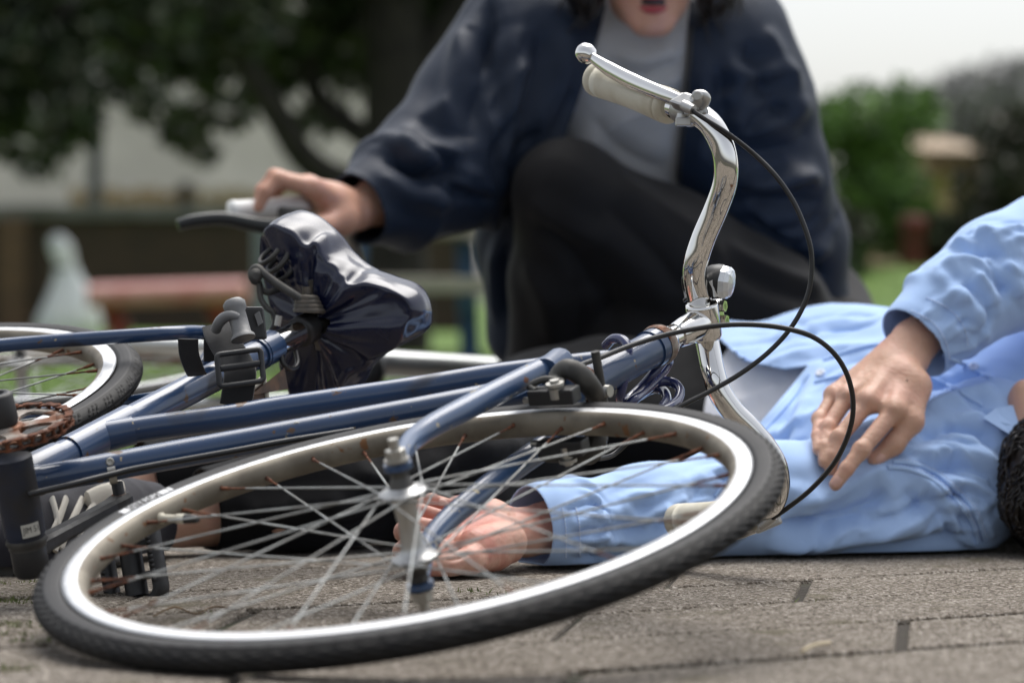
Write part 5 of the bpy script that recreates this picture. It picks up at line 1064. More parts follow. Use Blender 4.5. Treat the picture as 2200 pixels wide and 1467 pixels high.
# ---- trousers
KN = A3(-.09, 3.90, .085); AN = A3(-.405, 3.735, .034); KN2 = A3(-.12, 4.12, .078); AN2 = A3(-.52, 4.06, .05)
pf = SDF((-.62, 3.62, -.005), (.56, 4.72, .30), .006)
pf.chain([HP + .34 * AX, HP + .16 * AX, HP, HP - .05 * AX], [.112, .112, .118, .105], .04)
for q in (1, -1): pf.chain([HP + .36 * AX + LF * q * .09 - A3(0, 0, .022), HP + .14 * AX + LF * q * .088 - A3(0, 0, .02), HP - .03 * AX + LF * q * .085 - A3(0, 0, .012)], [.088, .092, .10], .05)
pf.chain([HP - .03 * AX + LF * .09, A3(-.02, 4.05, .10), KN, A3(-.24, 3.80, .063), A3(-.342, 3.752, .050)], [.100, .086, .076, .064, .050], .04)
pf.chain([HP - .03 * AX - LF * .08, A3(-.04, 4.30, .088), KN2, A3(-.36, 4.12, .075), A3(-.46, 4.08, .062)], [.096, .078, .070, .062, .056], .04)
pv, pq = pf.mesh(1); pb = bvh_of(pv, pq)
pv = folds(pv, pq, pb, [([(520, 1110), (620, 1090), (740, 1080)], .014, .010), ([(560, 1150), (700, 1140), (860, 1100)], .014, -.010), ([(760, 1020), (860, 1030), (980, 1000)], .016, .010), ([(900, 1060), (1000, 1050), (1120, 1000)], .016, -.012), ([(1000, 970), (1120, 960), (1250, 940)], .016, .010)])
pv = wrinkle(pv, pq, .008, 8, A3(.7, .7, .2), .6, 2); pv = wrinkle(pv, pq, .003, 20, A3(.2, .7, .6), .5, 4)
d1 = unit(A3(-.24, 3.80, .063) - A3(-.342, 3.752, .05)); d2_ = unit(A3(-.36, 4.12, .075) - A3(-.46, 4.08, .062))
pv, pq = cut(pv, pq, lambda x: np.where((x[:, 1] < 3.93) & (x[:, 0] < -.1), (x - A3(-.342, 3.752, .05)) @ d1 + .012, 1), lambda x: x - ((x - A3(-.342, 3.752, .05)) @ d1 + .012)[:, None] * d1)
pv, pq = cut(pv, pq, lambda x: np.where((x[:, 1] > 3.95) & (x[:, 0] < -.3), (x - A3(-.46, 4.08, .06)) @ d2_, 1), lambda x: x - ((x - A3(-.46, 4.08, .06)) @ d2_)[:, None] * d2_)
pv[:, 2] = np.maximum(pv[:, 2], .003); cloth('trousers', pv, pq, M['trouser'], man, .003)

# ---- hands
def finger(sf, pts, rad, k=.004, nail=None):
    p = [np.asarray(q, float) for q in pts]; sf.chain(p, rad, k)
    for i in range(1, len(p) - 1): sf.ell(p[i], np.eye(3), [rad[i] * 1.10] * 3, k)
HA = SDF((.26, 3.55, .03), (.56, 3.90, .34), .00155)
def on_shirt(px, py, lift):
    h, nn, D = hit(bs, px, py); D = 3.74 if D is None else D
    return PD(px, py, D - lift)
wr_ = RA[1] + .02 * cd3; w0 = PD(1962, 738, 3.795); hb_ = PD(1925, 790, 3.775)
def bl(a, b, t): return a + (b - a) * t
mc = {'i': PD(1921, 882, 3.705), 'm': PD(1866, 862, 3.715), 'r': PD(1822, 852, 3.74), 'p': PD(1792, 850, 3.765)}
tipD = {k: on_shirt(x, y, .016) for k, (x, y) in {'i': (1794, 1040), 'm': (1786, 1008), 'r': (1770, 992), 'p': (1757, 968)}.items()}
pip = {'i': PD(1851, 966, 3.672), 'm': PD(1803, 940, 3.690), 'r': PD(1779, 918, 3.712), 'p': PD(1760, 900, 3.735)}
tD = {k: min(proj(q)[2], proj(pip[k])[2] + .012) for k, q in tipD.items()}
tips = {'i': PD(1795, 1040, tD['i']), 'm': PD(1785, 1008, tD['m']), 'r': PD(1770, 992, tD['r']), 'p': PD(1757, 966, tD['p'])}
dip = {'i': PD(1820, 1006, .5 * (3.672 + tD['i']) - .004), 'm': PD(1790, 980, .5 * (3.69 + tD['m']) - .004), 'r': PD(1771, 960, .5 * (3.712 + tD['r']) - .004), 'p': PD(1756, 937, .5 * (3.735 + tD['p']) - .004)}
HA.chain([RA[1] + .06 * cd3, w0, hb_], [.027, .0255, .025], .012, flat=(A3(.5, -.7, .5), .8))
for k, r in (('i', .0142), ('m', .0142), ('r', .0132), ('p', .0118)):
    HA.chain([bl(w0, hb_, .6) + (mc[k] - mc['m']) * .35, mc[k]], [.0185, r], .012)
    HA.ell(mc[k] - .002 * unit(ray(1880, 860)), np.eye(3), [r * .80] * 3, .010)
    rr = {'i': (.0108, .0092, .0083, .0076), 'm': (.0105, .0090, .0081, .0072), 'r': (.0099, .0085, .0076, .0068), 'p': (.0090, .0076, .0068, .0061)}[k]
    HA.chain([mc[k], pip[k], dip[k], tips[k]], rr, .0035); HA.ell(pip[k], np.eye(3), [rr[1] * 1.04] * 3, .006)
th_ = [PD(1962, 830, 3.745), PD(1958, 905, 3.715), PD(1920, 955, 3.705), PD(1880, 986, 3.70)]
HA.chain(th_, [.019, .0135, .0112, .0088], .008); HA.cone(th_[0], bl(w0, mc['i'], .5), .018, .018, .014)
for a, b in ((bl(w0, hb_, .9), mc['i']), (bl(w0, hb_, .9), mc['m']), (bl(w0, hb_, .9), mc['r'])):     # tendons on the back of the hand
    o = -.0172 * unit(ray(1900, 820)) + A3(0, 0, .004); HA.cone(a + o, b + o * .80, .0022, .0030, .006)
vh, fh = HA.mesh(3)
vh = wrinkle(vh, fh, .0005, 240, None, 1, 3, sharp=False)
# the open hand on the ground, palm up
HB = SDF((-.16, 3.34, -.004), (.10, 3.68, .13), .00155)
w1_ = A3(.012, 3.552, .038); cr_ = [PD(1165, 1140, 3.59), PD(1112, 1142, 3.555), PD(1070, 1140, 3.535)]
HB.chain([LA[3], LA[4], w1_, cr_[2]], [.034, .030, .0275, .026], .016, flat=(A3(.2, -.5, .85), .78))
mc2 = {'p': PD(985, 1092, 3.545), 'r': PD(962, 1116, 3.520), 'm': PD(948, 1148, 3.492), 'i': PD(950, 1186, 3.462)}
pi2 = {'p': PD(908, 1086, 3.530), 'r': PD(884, 1108, 3.505), 'm': PD(868, 1142, 3.478), 'i': PD(866, 1184, 3.452)}
di2 = {'p': PD(928, 1074, 3.508), 'r': PD(905, 1098, 3.478), 'm': PD(885, 1124, 3.452), 'i': PD(880, 1160, 3.428)}
ti2 = {'p': PD(964, 1082, 3.512), 'r': PD(946, 1108, 3.480), 'm': PD(928, 1130, 3.452), 'i': PD(915, 1156, 3.428)}
for k, r in (('p', .0125), ('r', .0140), ('m', .0150), ('i', .0150)):
    HB.chain([bl(cr_[2], mc2['m'], .15) + (mc2[k] - mc2['m']) * .45, mc2[k]], [.0175, r], .012)
    rr = {'i': (.0118, .0098, .0088, .0078), 'm': (.0116, .0098, .0088, .0076), 'r': (.0110, .0094, .0082, .0072), 'p': (.0098, .0084, .0074, .0064)}[k]
    HB.chain([mc2[k], pi2[k], di2[k], ti2[k]], rr, .0035); HB.ell(pi2[k], np.eye(3), [rr[1] * 1.06] * 3, .004)
HB.cone(PD(1085, 1165, 3.50), PD(1022, 1172, 3.455), .024, .019, .018); HB.chain([PD(1060, 1190, 3.48), PD(1010, 1204, 3.430), PD(962, 1214, 3.418), PD(918, 1222, 3.412)], [.019, .0130, .0112, .0085], .010)
HB.cone(PD(1050, 1108, 3.545), PD(1000, 1100, 3.54), .018, .015, .014); HB.cone(PD(985, 1215, 3.47), PD(940, 1215, 3.45), .016, .014, .014)
vg, fg = HB.mesh(2); vg = folds(vg, fg, bvh_of(vg, fg), [([(1000, 1098), (985, 1130), (975, 1165)], .0020, -.0018), ([(1030, 1100), (1000, 1128), (990, 1150)], .0018, -.0014), ([(1010, 1185), (985, 1200), (960, 1204)], .002, -.0016)]); vg = wrinkle(vg, fg, .0006, 190, None, 1, 5, sharp=False); vg[:, 2] = np.maximum(vg[:, 2], .0025)
# body under the clothes, neck, head and ankle
BD = SDF((-.66, 3.60, 0), (1.02, 4.66, .40), .0075)
BD.chain([HP, HP + .5 * (SH - HP), SH - A3(0, 0, .01)], [.095, .105, .09], .03)
for q in (1, -1): o = LF * q * .07 - A3(0, 0, .025); BD.chain([HP + o, HP + .5 * (SH - HP) + o, SH + o], [.075, .08, .06], .05)
BD.chain(LA[:4], [.065, .05, .040, .032], .02); BD.chain(RA[::-1][:-1], [.055, .05, .048, .046, .042, .034, .026], .02)
BD.chain([HP + LF * .09, A3(-.02, 4.05, .09), KN, A3(-.28, 3.775, .044), AN, AN + A3(-.05, -.045, .0)], [.085, .07, .058, .036, .029, .032], .03); BD.chain([HP - LF * .08, A3(-.04, 4.30, .08), KN2, A3(-.4, 4.1, .06), AN2], [.085, .07, .058, .045, .035], .03)
vb, fb = BD.mesh(1)
HC = A3(.652, 3.790, .102)                                   # middle of the skull
NK = SH + .12 * AX
FD, UPH = unit(A3(-.18, .62, .76)), unit(A3(.70, -.52, .45)); UPH = unit(UPH - (UPH @ FD) * FD); SDH = np.cross(UPH, FD)   # face direction, top of head, side
hd = SDF((.46, 3.58, -.004), (.84, 4.10, .30), .0030)
H3 = lambda f, u, s: HC + f * FD + u * UPH + s * SDH
hd.ell(H3(0, .015, 0), [FD, UPH, SDH], [.093, .092, .074], .02); hd.ell(H3(.035, -.045, 0), [FD, UPH, SDH], [.060, .068, .056], .03); hd.cone(H3(.075, -.092, -.012), H3(.075, -.092, .012), .018, .018, .03)
hd.chain([H3(.088, .012, 0), H3(.104, -.018, 0), H3(.108, -.028, 0)], [.009, .011, .012], .010)
for q in (1, -1):
    hd.cone(H3(.088, .024, q * .018), H3(.082, .024, q * .044), .010, .009, .012); hd.ell(H3(.080, .006, q * .031), [FD, UPH, SDH], [.013, .011, .014], .005); hd.ell(H3(.068, -.022, q * .042), [FD, UPH, SDH], [.022, .022, .018], .02)
    hd.ell(H3(-.010, -.005, q * .076), [FD, UPH, SDH], [.018, .032, .009], .006); hd.ell(H3(.102, -.030, q * .011), [FD, UPH, SDH], [.009, .008, .009], .006)
hd.cone(H3(.094, -.058, -.018), H3(.094, -.058, .018), .007, .007, .006); hd.cone(H3(.091, -.070, -.015), H3(.091, -.070, .015), .008, .008, .006)
hd.chain([H3(-.01, -.05, 0), bl(H3(-.015, -.09, 0), NK, .5), NK], [.058, .056, .060], .03)
hd.cone(PD(2208, 852, 3.80), PD(2232, 935, 3.775), .021, .024, .02)
vd, fd_ = hd.mesh(1); vd[:, 2] = np.maximum(vd[:, 2], .003)
parts = [(vb, fb), (vd, fd_), (vh, fh), (vg, fg)]
av, af = join_np(parts); body = build_np('body', av, af, [M['skin'], M['palm'], M['nail']], man)
mi = np.zeros(len(af), np.int32); mi[len(fb) + len(fd_) + len(fh):] = 1; body.data.polygons.foreach_set('material_index', mi)
# the palm is flushed red in its hollow
fl_ = np.zeros(len(av)); n0_ = len(vb) + len(vd) + len(vh)
_bg = bvh_of(vg, fg)
for px, py, r_, w_ in ((1000, 1106, .017, 1.0), (975, 1120, .016, 1.0), (1020, 1098, .013, .8), (960, 1150, .012, .7), (935, 1190, .010, .6), (1000, 1140, .010, .6)):
    _h = hit(_bg, px, py)[0]
    if _h is not None: fl_[n0_:] = np.maximum(fl_[n0_:], w_ * np.exp(-((vg - _h) ** 2).sum(1) / (1.5 * r_) ** 2))
at_ = body.data.attributes.new('flush', 'FLOAT', 'POINT'); at_.data.foreach_set('value', fl_.astype(np.float32))
_nt = M['palm'].node_tree; _an = _nt.nodes.new('ShaderNodeAttribute'); _an.attribute_name = 'flush'; _mx = _nt.nodes.new('ShaderNodeMix'); _mx.data_type = 'RGBA'; _bs = _nt.nodes['Principled BSDF']; _old = _bs.inputs['Base Color'].links[0].from_socket
_nt.links.new(_an.outputs['Fac'], _mx.inputs[0]); _nt.links.new(_old, _mx.inputs[6]); _mx.inputs[7].default_value = (.42, .10, .075, 1); _nt.links.new(_mx.outputs[2], _bs.inputs['Base Color'])
# nails
def nail(bv, px, py, along, w, l):
    h, nn, D = hit(bv, px, py)
    if h is None: return
    al = unit(along - (along @ nn) * nn); sd_ = np.cross(nn, al); g = []
    for i in np.linspace(-1, 1, 9):
        row = []
        for j in np.linspace(-1, 1, 9):
            ww = w * (1 - .10 * max(0, i) - .25 * max(0, abs(i) - .6)); row.append(h + .0011 * nn + i * l * al + j * ww * sd_ - nn * (.0022 * j * j + .0010 * i * i * (i > 0) + .0005 * (i < -.7)))
        g.append(row)
    mb = MB(); mb.grid(np.array(g)); build('nail', mb, M['nail'], body)
bh = bvh_of(vh, fh); nail(bh, 1798, 1034, tips['i'] - dip['i'], .0052, .0062); nail(bh, 1893, 984, th_[3] - th_[2], .005, .006)
bg_ = bvh_of(vg, fg); nail(bg_, 952, 1078, ti2['p'] - di2['p'], .0042, .005)
mb = MB(); h, nn, D = hit(bh, 1949, 817)
if h is not None: mb.ball(h, .0011, 0, 8, (1, 1, 1)); build('mole', mb, mat('mole', (.09, .035, .02), .6), body)
# hair: a cap and many locks
hv = SDF((.46, 3.56, -.004), (.86, 4.00, .28), .004)
hv.ell(H3(-.012, .022, 0), [FD, UPH, SDH], [.092, .098, .082], .02); hv.ell(H3(-.04, -.03, 0), [FD, UPH, SDH], [.065, .06, .074], .03); hv.cone(PD(2222, 975, 3.735), PD(2232, 1080, 3.72), .032, .038, .03); hv.ell(H3(.050, .075, 0), [FD, UPH, SDH], [.05, .035, .06], .03)
cv, cq = hv.mesh(1); cv = wrinkle(cv, cq, .0045, 22, None, 1, 3, sharp=False); cv[:, 2] = np.maximum(cv[:, 2], .003)
mb = MB(); cn = vnormals(cv, cq); rs = np.random.default_rng(5)
hgrid = build_np('hair', cv, cq, M['hair'], man)
hbv = bvh_of(cv, cq)
for k in range(1500):
    i = rs.integers(len(cv)); p = cv[i]; nn = cn[i]
    if nn @ unit(CAMP - p) < -.5: continue
    ph, fr, am = rs.random() * 6.28, 1.0 + 2.2 * rs.random(), .3 + 1.0 * rs.random(); pts = []; n_s = 10; L_ = .035 + .04 * rs.random(); fl0 = unit(A3(-.15, -.1, -1) - .45 * UPH + .35 * rs.normal(size=3))
    for j in range(n_s):
        near_ = hbv.find_nearest(Vector(p)); p, nn = np.array(near_[0]), np.array(near_[1]); fl = unit(fl0 - (fl0 @ nn) * nn); sd2 = np.cross(nn, fl)
        q = p + nn * (.0006 + (.001 + .005 * rs.random()) * math.sin(math.pi * j / n_s)); q[2] = max(q[2], .002); pts.append(q); p = p + (fl + am * math.sin(ph + fr * j) * sd2) * L_ / n_s
    mb.tube(catmull(np.array(pts), 2), [.0006, .0013, .0015, .0012, .0007, .0002], 5, cap=False)
for k in range(36):     # fine loose hairs at the edge
    i = rs.integers(len(cv)); p = cv[i]; nn = cn[i]; fl = unit(nn + .7 * rs.normal(size=3)); L_ = .02 + .03 * rs.random(); bend = rs.normal(size=3) * .6; pts = [p]
    for j in range(6): fl = unit(fl + .55 * bend - .1 * nn); q = pts[-1] + fl * L_ / 6; q[2] = max(q[2], .002); pts.append(q)
    mb.tube(np.array(pts), .00017, 4, cap=False)
build('locks', mb, M['hair'], hgrid)

# ---- canvas shoe on the near foot
M['canvas'] = fabric('dark_canvas', (.018, .018, .024), (.028, .027, .034), 1100, .85, .2, .3); M['lace'] = fabric('white_lace', (.62, .58, .50), (.70, .66, .58), 1500, .9, .1, .2)
shoe = bpy.data.objects.new('shoe', None); COL.objects.link(shoe); shoe.parent = man; shoe.matrix_parent_inverse = Matrix.Translation(-man.location)
so = SDF((-.72, 3.38, -.004), (-.32, 3.86, .20), .0034)
ft = [PD(298, 1116, 3.70), PD(250, 1120, 3.68), PD(180, 1132, 3.62), PD(95, 1150, 3.56), PD(20, 1175, 3.50)]
so.chain(ft, [.042, .046, .047, .046, .036], .02); so.cone(PD(262, 1170, 3.66), PD(40, 1200, 3.50), .030, .030, .03); so.cone(ft[0], ft[0] + A3(.022, .01, .0), .042, .041, .01)
zv, zq = so.mesh(1); zv = wrinkle(zv, zq, .003, 24, A3(0, .4, 1), .5, 9); sd_ = unit(ft[0] - ft[1])
zv, zq = cut_plane(zv, zq, ft[0] + .020 * sd_, -sd_); zv[:, 2] = np.maximum(zv[:, 2], .008); zb = bvh_of(zv, zq); cloth('upper', zv, zq, M['canvas'], shoe, .003)
for pts in ([(112, 1072), (122, 1110), (126, 1150), (118, 1185)], [(142, 1072), (128, 1112), (112, 1150), (112, 1180)], [(176, 1074), (158, 1112), (140, 1150), (132, 1180)], [(205, 1080), (186, 1112), (170, 1150)]):
    p3 = [hit(zb, *q)[0] for q in pts]; p3 = [q for q in p3 if q is not None]
    if len(p3) > 2: mb = MB(); mb.tube(catmull(np.array(p3) + .003 * unit(CAMP - p3[0]), 5), .0060, 10, flat=(1, .5)); build('lace', mb, M['lace'], shoe)
p3 = [hit(zb, *q)[0] for q in [(190, 1086), (215, 1074), (238, 1068), (262, 1064)]]; p3 = [q for q in p3 if q is not None]
if len(p3) > 2: mb = MB(); mb.tube(catmull(np.array(p3) + A3(0, -.004, .005), 4), .012, 10, flat=(1, .4)); build('tongue', mb, M['lace'], shoe)
mb = MB(); mb.tube(catmull([PD(262, 1195, 3.62), PD(180, 1206, 3.57), PD(90, 1216, 3.52), PD(0, 1222, 3.49)], 6), [.018, .022, .024, .022], 16, flat=(.6, 1.5), up=A3(0, 0, 1))
mb2 = mb; build('sole', mb, mat('rubber_sole', (.03, .028, .027), .7, col2=(.06, .055, .05), nscale=30), shoe)
# ================================================================== the person crouching behind
M['navy'] = fabric('navy_nylon', (.0050, .0125, .029), (.0075, .0170, .039), 1600, .6, .04, .15, .35)
M['grey_knit'] = fabric('grey_knit', (.36, .355, .355), (.40, .395, .395), 900, .9, .3, .4)
M['skin2'] = skin_mat('fair_skin', (.50, .27, .19), (.54, .295, .205), (.58, .32, .25)); M['lip'] = mat('lip', (.36, .045, .055), .35, coat=.2); M['trouser2'] = fabric('black_stretch', (.0042, .0038, .0043), (.0066, .0060, .0066), 1100, .75, .05, .2, .25)
kn = thing('person', 'person crouching on one knee in a navy jacket over a grey high-neck top', 'person', (.25, 4.9, 0))
q_ = lambda x, y, d: PD(x, y, d)
PEL = q_(1600, 660, 5.00); CH = q_(1385, 235, 4.84); NB = q_(1390, 40, 4.74)
HR, HL = q_(1618, 692, 4.76), q_(1725, 700, 4.98); KR, KL = q_(1222, 418, 4.60), A3(.50, 4.62, .10); AR, AL = A3(.045, 4.76, .09), A3(.44, 5.06, .07)
# trousers
sf = SDF((-.10, 4.42, -.004), (.70, 5.25, .62), .0055)
sf.chain([PEL + A3(-.03, 0, .06), PEL], [.13, .145], .05); sf.chain([HR, bl(HR, KR, .5), KR], [.118, .100, .070], .03); sf.chain([KR, bl(KR, AR, .35), bl(KR, AR, .75), AR], [.068, .070, .062, .056], .02); sf.chain([HL, KL], [.112, .080], .04); sf.chain([KL, AL], [.075, .052], .03)
sf.chain([bl(HR, KR, .35) - A3(0, 0, .08), bl(HR, KR, .6) - A3(0, -.03, .16), AR + A3(.07, .08, .08)], [.085, .085, .075], .04); sf.cone(KR + A3(-.005, .01, .005), KR + A3(.02, .05, -.05), .070, .070, .03)
v, f = sf.mesh(1); bb = bvh_of(v, f)
v = folds(v, f, bb, [([(1140, 430), (1200, 480), (1290, 520)], .016, .008), ([(1160, 480), (1230, 540), (1290, 640)], .018, -.010), ([(1130, 560), (1170, 650), (1180, 740)], .016, .009), ([(1330, 380), (1450, 460), (1560, 560)], .018, .007), ([(1300, 440), (1400, 540), (1480, 640)], .018, -.010), ([(1560, 520), (1660, 580), (1770, 625)], .014, .008), ([(1580, 580), (1680, 625), (1760, 650)], .014, -.009), ([(1230, 600), (1250, 680), (1240, 760)], .016, -.008)])
v = wrinkle(v, f, .006, 8, A3(.5, .3, .6), .5, 3); v = laplace(v, f, .5)
ax = unit(bl(KR, AR, .75) - AR); v, f = cut(v, f, lambda x: np.where(x[:, 0] < .2, (x - AR) @ ax - .0, 1), lambda x: x - ((x - AR) @ ax)[:, None] * ax); v[:, 2] = np.maximum(v[:, 2], .003)
cloth('trousers', v, f, M['trouser2'], kn, .003)
# high-neck top
sf = SDF((-.12, 4.50, .22), (.62, 5.22, .86), .0055)
sf.chain([PEL + A3(0, 0, .05), bl(PEL, CH, .5), CH, NB - A3(0, 0, .05)], [.125, .122, .128, .095], .04)
for s in (1, -1): sf.chain([PEL + A3(s * .05, 0, .04), CH + A3(s * .07, 0, 0), NB + A3(s * .10, .01, -.06)], [.10, .105, .075], .06)
sf.chain([NB - A3(0, .0, .03), NB + A3(0, -.012, .035)], [.070, .062], .03); sf.chain([NB + A3(0, -.004, .018), NB + A3(.0, -.013, .05)], [.066, .064], .006)
v, f = sf.mesh(1); bb = bvh_of(v, f)
v = folds(v, f, bb, [([(1250, 330), (1330, 260), (1420, 230)], .02, .008), ([(1270, 250), (1340, 330), (1430, 370)], .018, -.008), ([(1290, 130), (1370, 165), (1465, 130)], .012, -.008), ([(1300, 170), (1380, 195), (1460, 165)], .012, .006), ([(1330, 120), (1390, 130), (1450, 110)], .010, .006)]); v = wrinkle(v, f, .004, 10, A3(.7, 0, .5), .5, 8)
v, f = cut_plane(v, f, NB + A3(0, -.022, .062), unit(A3(0, .30, -.95))); cloth('top', v, f, M['grey_knit'], kn, .003)
# jacket: body with open front, sleeves
sf = SDF((-.42, 4.36, .10), (.78, 5.26, .88), .0055)
sf.chain([PEL + A3(.0, .02, .06), bl(PEL, CH, .5) + A3(0, .02, 0), CH + A3(0, .02, .01), NB + A3(0, .02, -.07)], [.150, .150, .150, .105], .05)
for s, w in ((1, 1.0), (-1, 1.0)): sf.chain([PEL + A3(s * .05, .02, .02), CH + A3(s * .09 * w, .01, .01), NB + A3(s * .11, .02, -.055)], [.100, .125, .085], .06)
sf.chain([NB + A3(0, .02, -.05), NB + A3(0, .02, .03)], [.095, .080], .04)
sf.chain([q_(1200, 150, 4.74), q_(1140, 330, 4.74), q_(1120, 520, 4.78), q_(1118, 720, 4.80)], [.085, .070, .055, .050], .05)           # hanging right front panel
sf.chain([q_(1530, 160, 4.74), q_(1545, 300, 4.77), q_(1640, 440, 4.84)], [.080, .072, .060], .05)            # left front panel
AMR = [q_(1118, 78, 4.72), q_(1030, 218, 4.68), q_(925, 355, 4.62), q_(850, 415, 4.57), q_(775, 448, 4.52), q_(700, 455, 4.48)]
AML = [q_(1562, 75, 4.77), q_(1620, 230, 4.77), q_(1668, 390, 4.79), q_(1715, 520, 4.84), q_(1738, 690, 4.88), q_(1750, 830, 4.86)]
sf.chain(AMR, [.092, .085, .078, .066, .040, .036], .04); sf.chain(AML, [.088, .082, .072, .066, .058, .045], .04)
sf.cone(q_(905, 430, 4.60), q_(1010, 400, 4.66), .045, .062, .04)
v, f = sf.mesh(1); bb = bvh_of(v, f)
JS = [([(1000, 60), (985, 160), (940, 250)], .016, .010), ([(1060, 40), (1040, 160), (1010, 280)], .018, -.012), ([(1120, 60), (1090, 220), (1070, 360)], .018, .012), ([(1170, 60), (1140, 240), (1110, 400)], .016, -.012), ([(1230, 60), (1200, 220), (1150, 340)], .014, .009), ([(860, 275), (920, 320), (1000, 330)], .016, .013), ([(830, 330), (900, 370), (980, 380)], .016, -.014), ([(810, 380), (880, 420), (960, 430)], .014, .010), ([(900, 250), (960, 280), (1030, 290)], .014, -.010), ([(1060, 420), (1062, 560), (1066, 700)], .012, .009), ([(1085, 420), (1088, 560), (1090, 690)], .010, -.008),
      ([(1640, 60), (1680, 130), (1720, 200)], .018, .010), ([(1600, 90), (1640, 190), (1700, 260)], .016, -.013), ([(1560, 260), (1640, 260), (1740, 215)], .018, .012), ([(1570, 330), (1650, 330), (1745, 280)], .016, -.014), ([(1590, 380), (1680, 370), (1765, 395)], .016, .014), ([(1600, 430), (1690, 440), (1765, 430)], .014, -.012), ([(1620, 480), (1700, 510), (1780, 540)], .016, .010), ([(1540, 420), (1600, 500), (1700, 590)], .016, .009), ([(1510, 120), (1520, 240), (1500, 360)], .016, .008), ([(1540, 140), (1550, 230), (1545, 300)], .012, -.009), ([(1650, 540), (1710, 560), (1780, 600)], .014, -.008)]
JS += auto_strokes(21, 16, (1020, 40), (1180, 420), 78, 220, .012, .008, 25, 50) + auto_strokes(22, 12, (830, 300), (1000, 420), -25, 150, .010, .008, 15, 25) + auto_strokes(23, 14, (1620, 120), (1710, 560), 20, 150, .011, .009, 20, 25)
v = folds(v, f, bb, JS); v = wrinkle(v, f, .006, 6.5, A3(.3, 0, .9), .4, 5); v = wrinkle(v, f, .0035, 15, A3(.6, .1, .5), .4, 2)
wd = unit(AMR[3] - AMR[4]); wc = AMR[4] - .006 * wd; tt = (v - wc) @ wd; nearw = np.exp(-((tt - .075) / .016) ** 2) * (np.linalg.norm(v - wc, axis=1) < .14); v = v + vnormals(v, f) * (nearw * .008)[:, None]
v, f = cut(v, f, lambda x: np.where(x[:, 0] < -.12, (x - wc) @ wd, 1), lambda x: x - ((x - wc) @ wd)[:, None] * wd)
OPEN = [(1312, -40), (1290, 60), (1248, 200), (1205, 320), (1150, 430), (1118, 600), (1112, 800), (1560, 800), (1500, 520), (1462, 410), (1452, 380), (1468, 250), (1476, 120), (1480, -40), (1470, -200), (1320, -200)]
v, f = cut_outline(v, f, OPEN, lambda x: x[:, 1] < 4.86 + .35 * (x[:, 2] < .42))
v, f = cut_plane(v, f, A3(0, 0, .175), A3(.10, 0, 1)); _cn = unit(A3(0, .3, -.95)); v, f = cut(v, f, lambda x: np.where(np.abs(x[:, 0] - NB[0]) < .115, (x - NB - A3(0, .05, .055)) @ _cn, 1.), lambda x: x - ((x - NB - A3(0, .05, .055)) @ _cn)[:, None] * _cn)
jk = cloth('jacket', v, f, M['navy'], kn, .004)
bj = bvh_of(v, f)
seam('zip', bj, [(1296, 40), (1252, 195), (1212, 305), (1160, 410)], .0040, mat('dark_zip', (.02, .022, .028), .5), jk, .001); seam('zip', bj, [(1484, 60), (1476, 200), (1462, 330), (1458, 385)], .0040, M['black'], jk, .001)
# body: hand on the handlebar, neck, head, legs, feet
BD = SDF((-.42, 4.44, -.004), (.72, 5.25, .80), .008)
BD.chain([PEL, CH, NB - A3(0, 0, .06)], [.10, .10, .07], .04); BD.chain(AMR[:5], [.06, .05, .046, .040, .029], .03); BD.chain(AML, [.06, .05, .045, .042, .036, .028], .03)
BD.chain([HR, KR, AR, AR + A3(-.03, -.10, -.05)], [.085, .06, .040, .034], .03); BD.chain([HL, KL, AL], [.085, .06, .035], .03); BD.chain([AML[-1], AML[-1] + A3(0, -.03, -.06), AML[-1] + A3(0, -.08, -.11)], [.030, .032, .018], .02)
vb, fb = BD.mesh(1); vb[:, 2] = np.maximum(vb[:, 2], .004)
HD = SDF((-.44, 4.28, .33), (-.14, 4.62, .56), .0018)
hc = {'w': q_(762, 452, 4.51), 'h': q_(716, 438, 4.485)}
HD.chain([AMR[3], hc['w'], hc['h']], [.030, .0265, .026], .012)
mcp = {'i': q_(672, 404, 4.43), 'm': q_(662, 398, 4.455), 'r': q_(660, 398, 4.48), 'p': q_(665, 402, 4.505)}
pip2 = {'i': q_(598, 386, 4.415), 'm': q_(590, 380, 4.445), 'r': q_(598, 382, 4.475), 'p': q_(612, 390, 4.50)}
dip2 = {'i': q_(570, 412, 4.405), 'm': q_(562, 410, 4.44), 'r': q_(572, 412, 4.47), 'p': q_(588, 414, 4.495)}
tip2 = {'i': q_(556, 444, 4.405), 'm': q_(556, 442, 4.44), 'r': q_(568, 444, 4.47), 'p': q_(584, 442, 4.495)}
for k, r in (('i', .0155), ('m', .0155), ('r', .0145), ('p', .013)):
    HD.chain([bl(hc['w'], hc['h'], .7) + (mcp[k] - mcp['m']) * .4, mcp[k]], [.0195, r], .014); HD.chain([mcp[k], pip2[k], dip2[k], tip2[k]], [.0118, .0105, .009, .0078], .004); HD.ell(pip2[k], np.eye(3), [.0112] * 3, .004)
HD.chain([q_(735, 470, 4.47), q_(692, 486, 4.43), q_(655, 482, 4.41), q_(625, 470, 4.405)], [.020, .0135, .0115, .009], .010); HD.cone(q_(735, 470, 4.47), hc['h'], .022, .024, .015)
vh, fh = HD.mesh(2)
HC = A3(.197, 4.64, .792); FD = unit(A3(.02, -.95, -.30)); UPH = unit(A3(0, 0, 1) - FD[2] * FD); SDH = np.cross(UPH, FD)
hd = SDF((.04, 4.44, .58), (.36, 4.86, .94), .0028); H3 = lambda f, u, s: HC + f * FD + u * UPH + s * SDH
hd.ell(H3(-.005, .015, 0), [FD, UPH, SDH], [.092, .092, .073], .02); hd.ell(H3(.030, -.045, 0), [FD, UPH, SDH], [.060, .070, .058], .03); hd.cone(H3(.068, -.098, -.010), H3(.068, -.098, .010), .016, .016, .03)
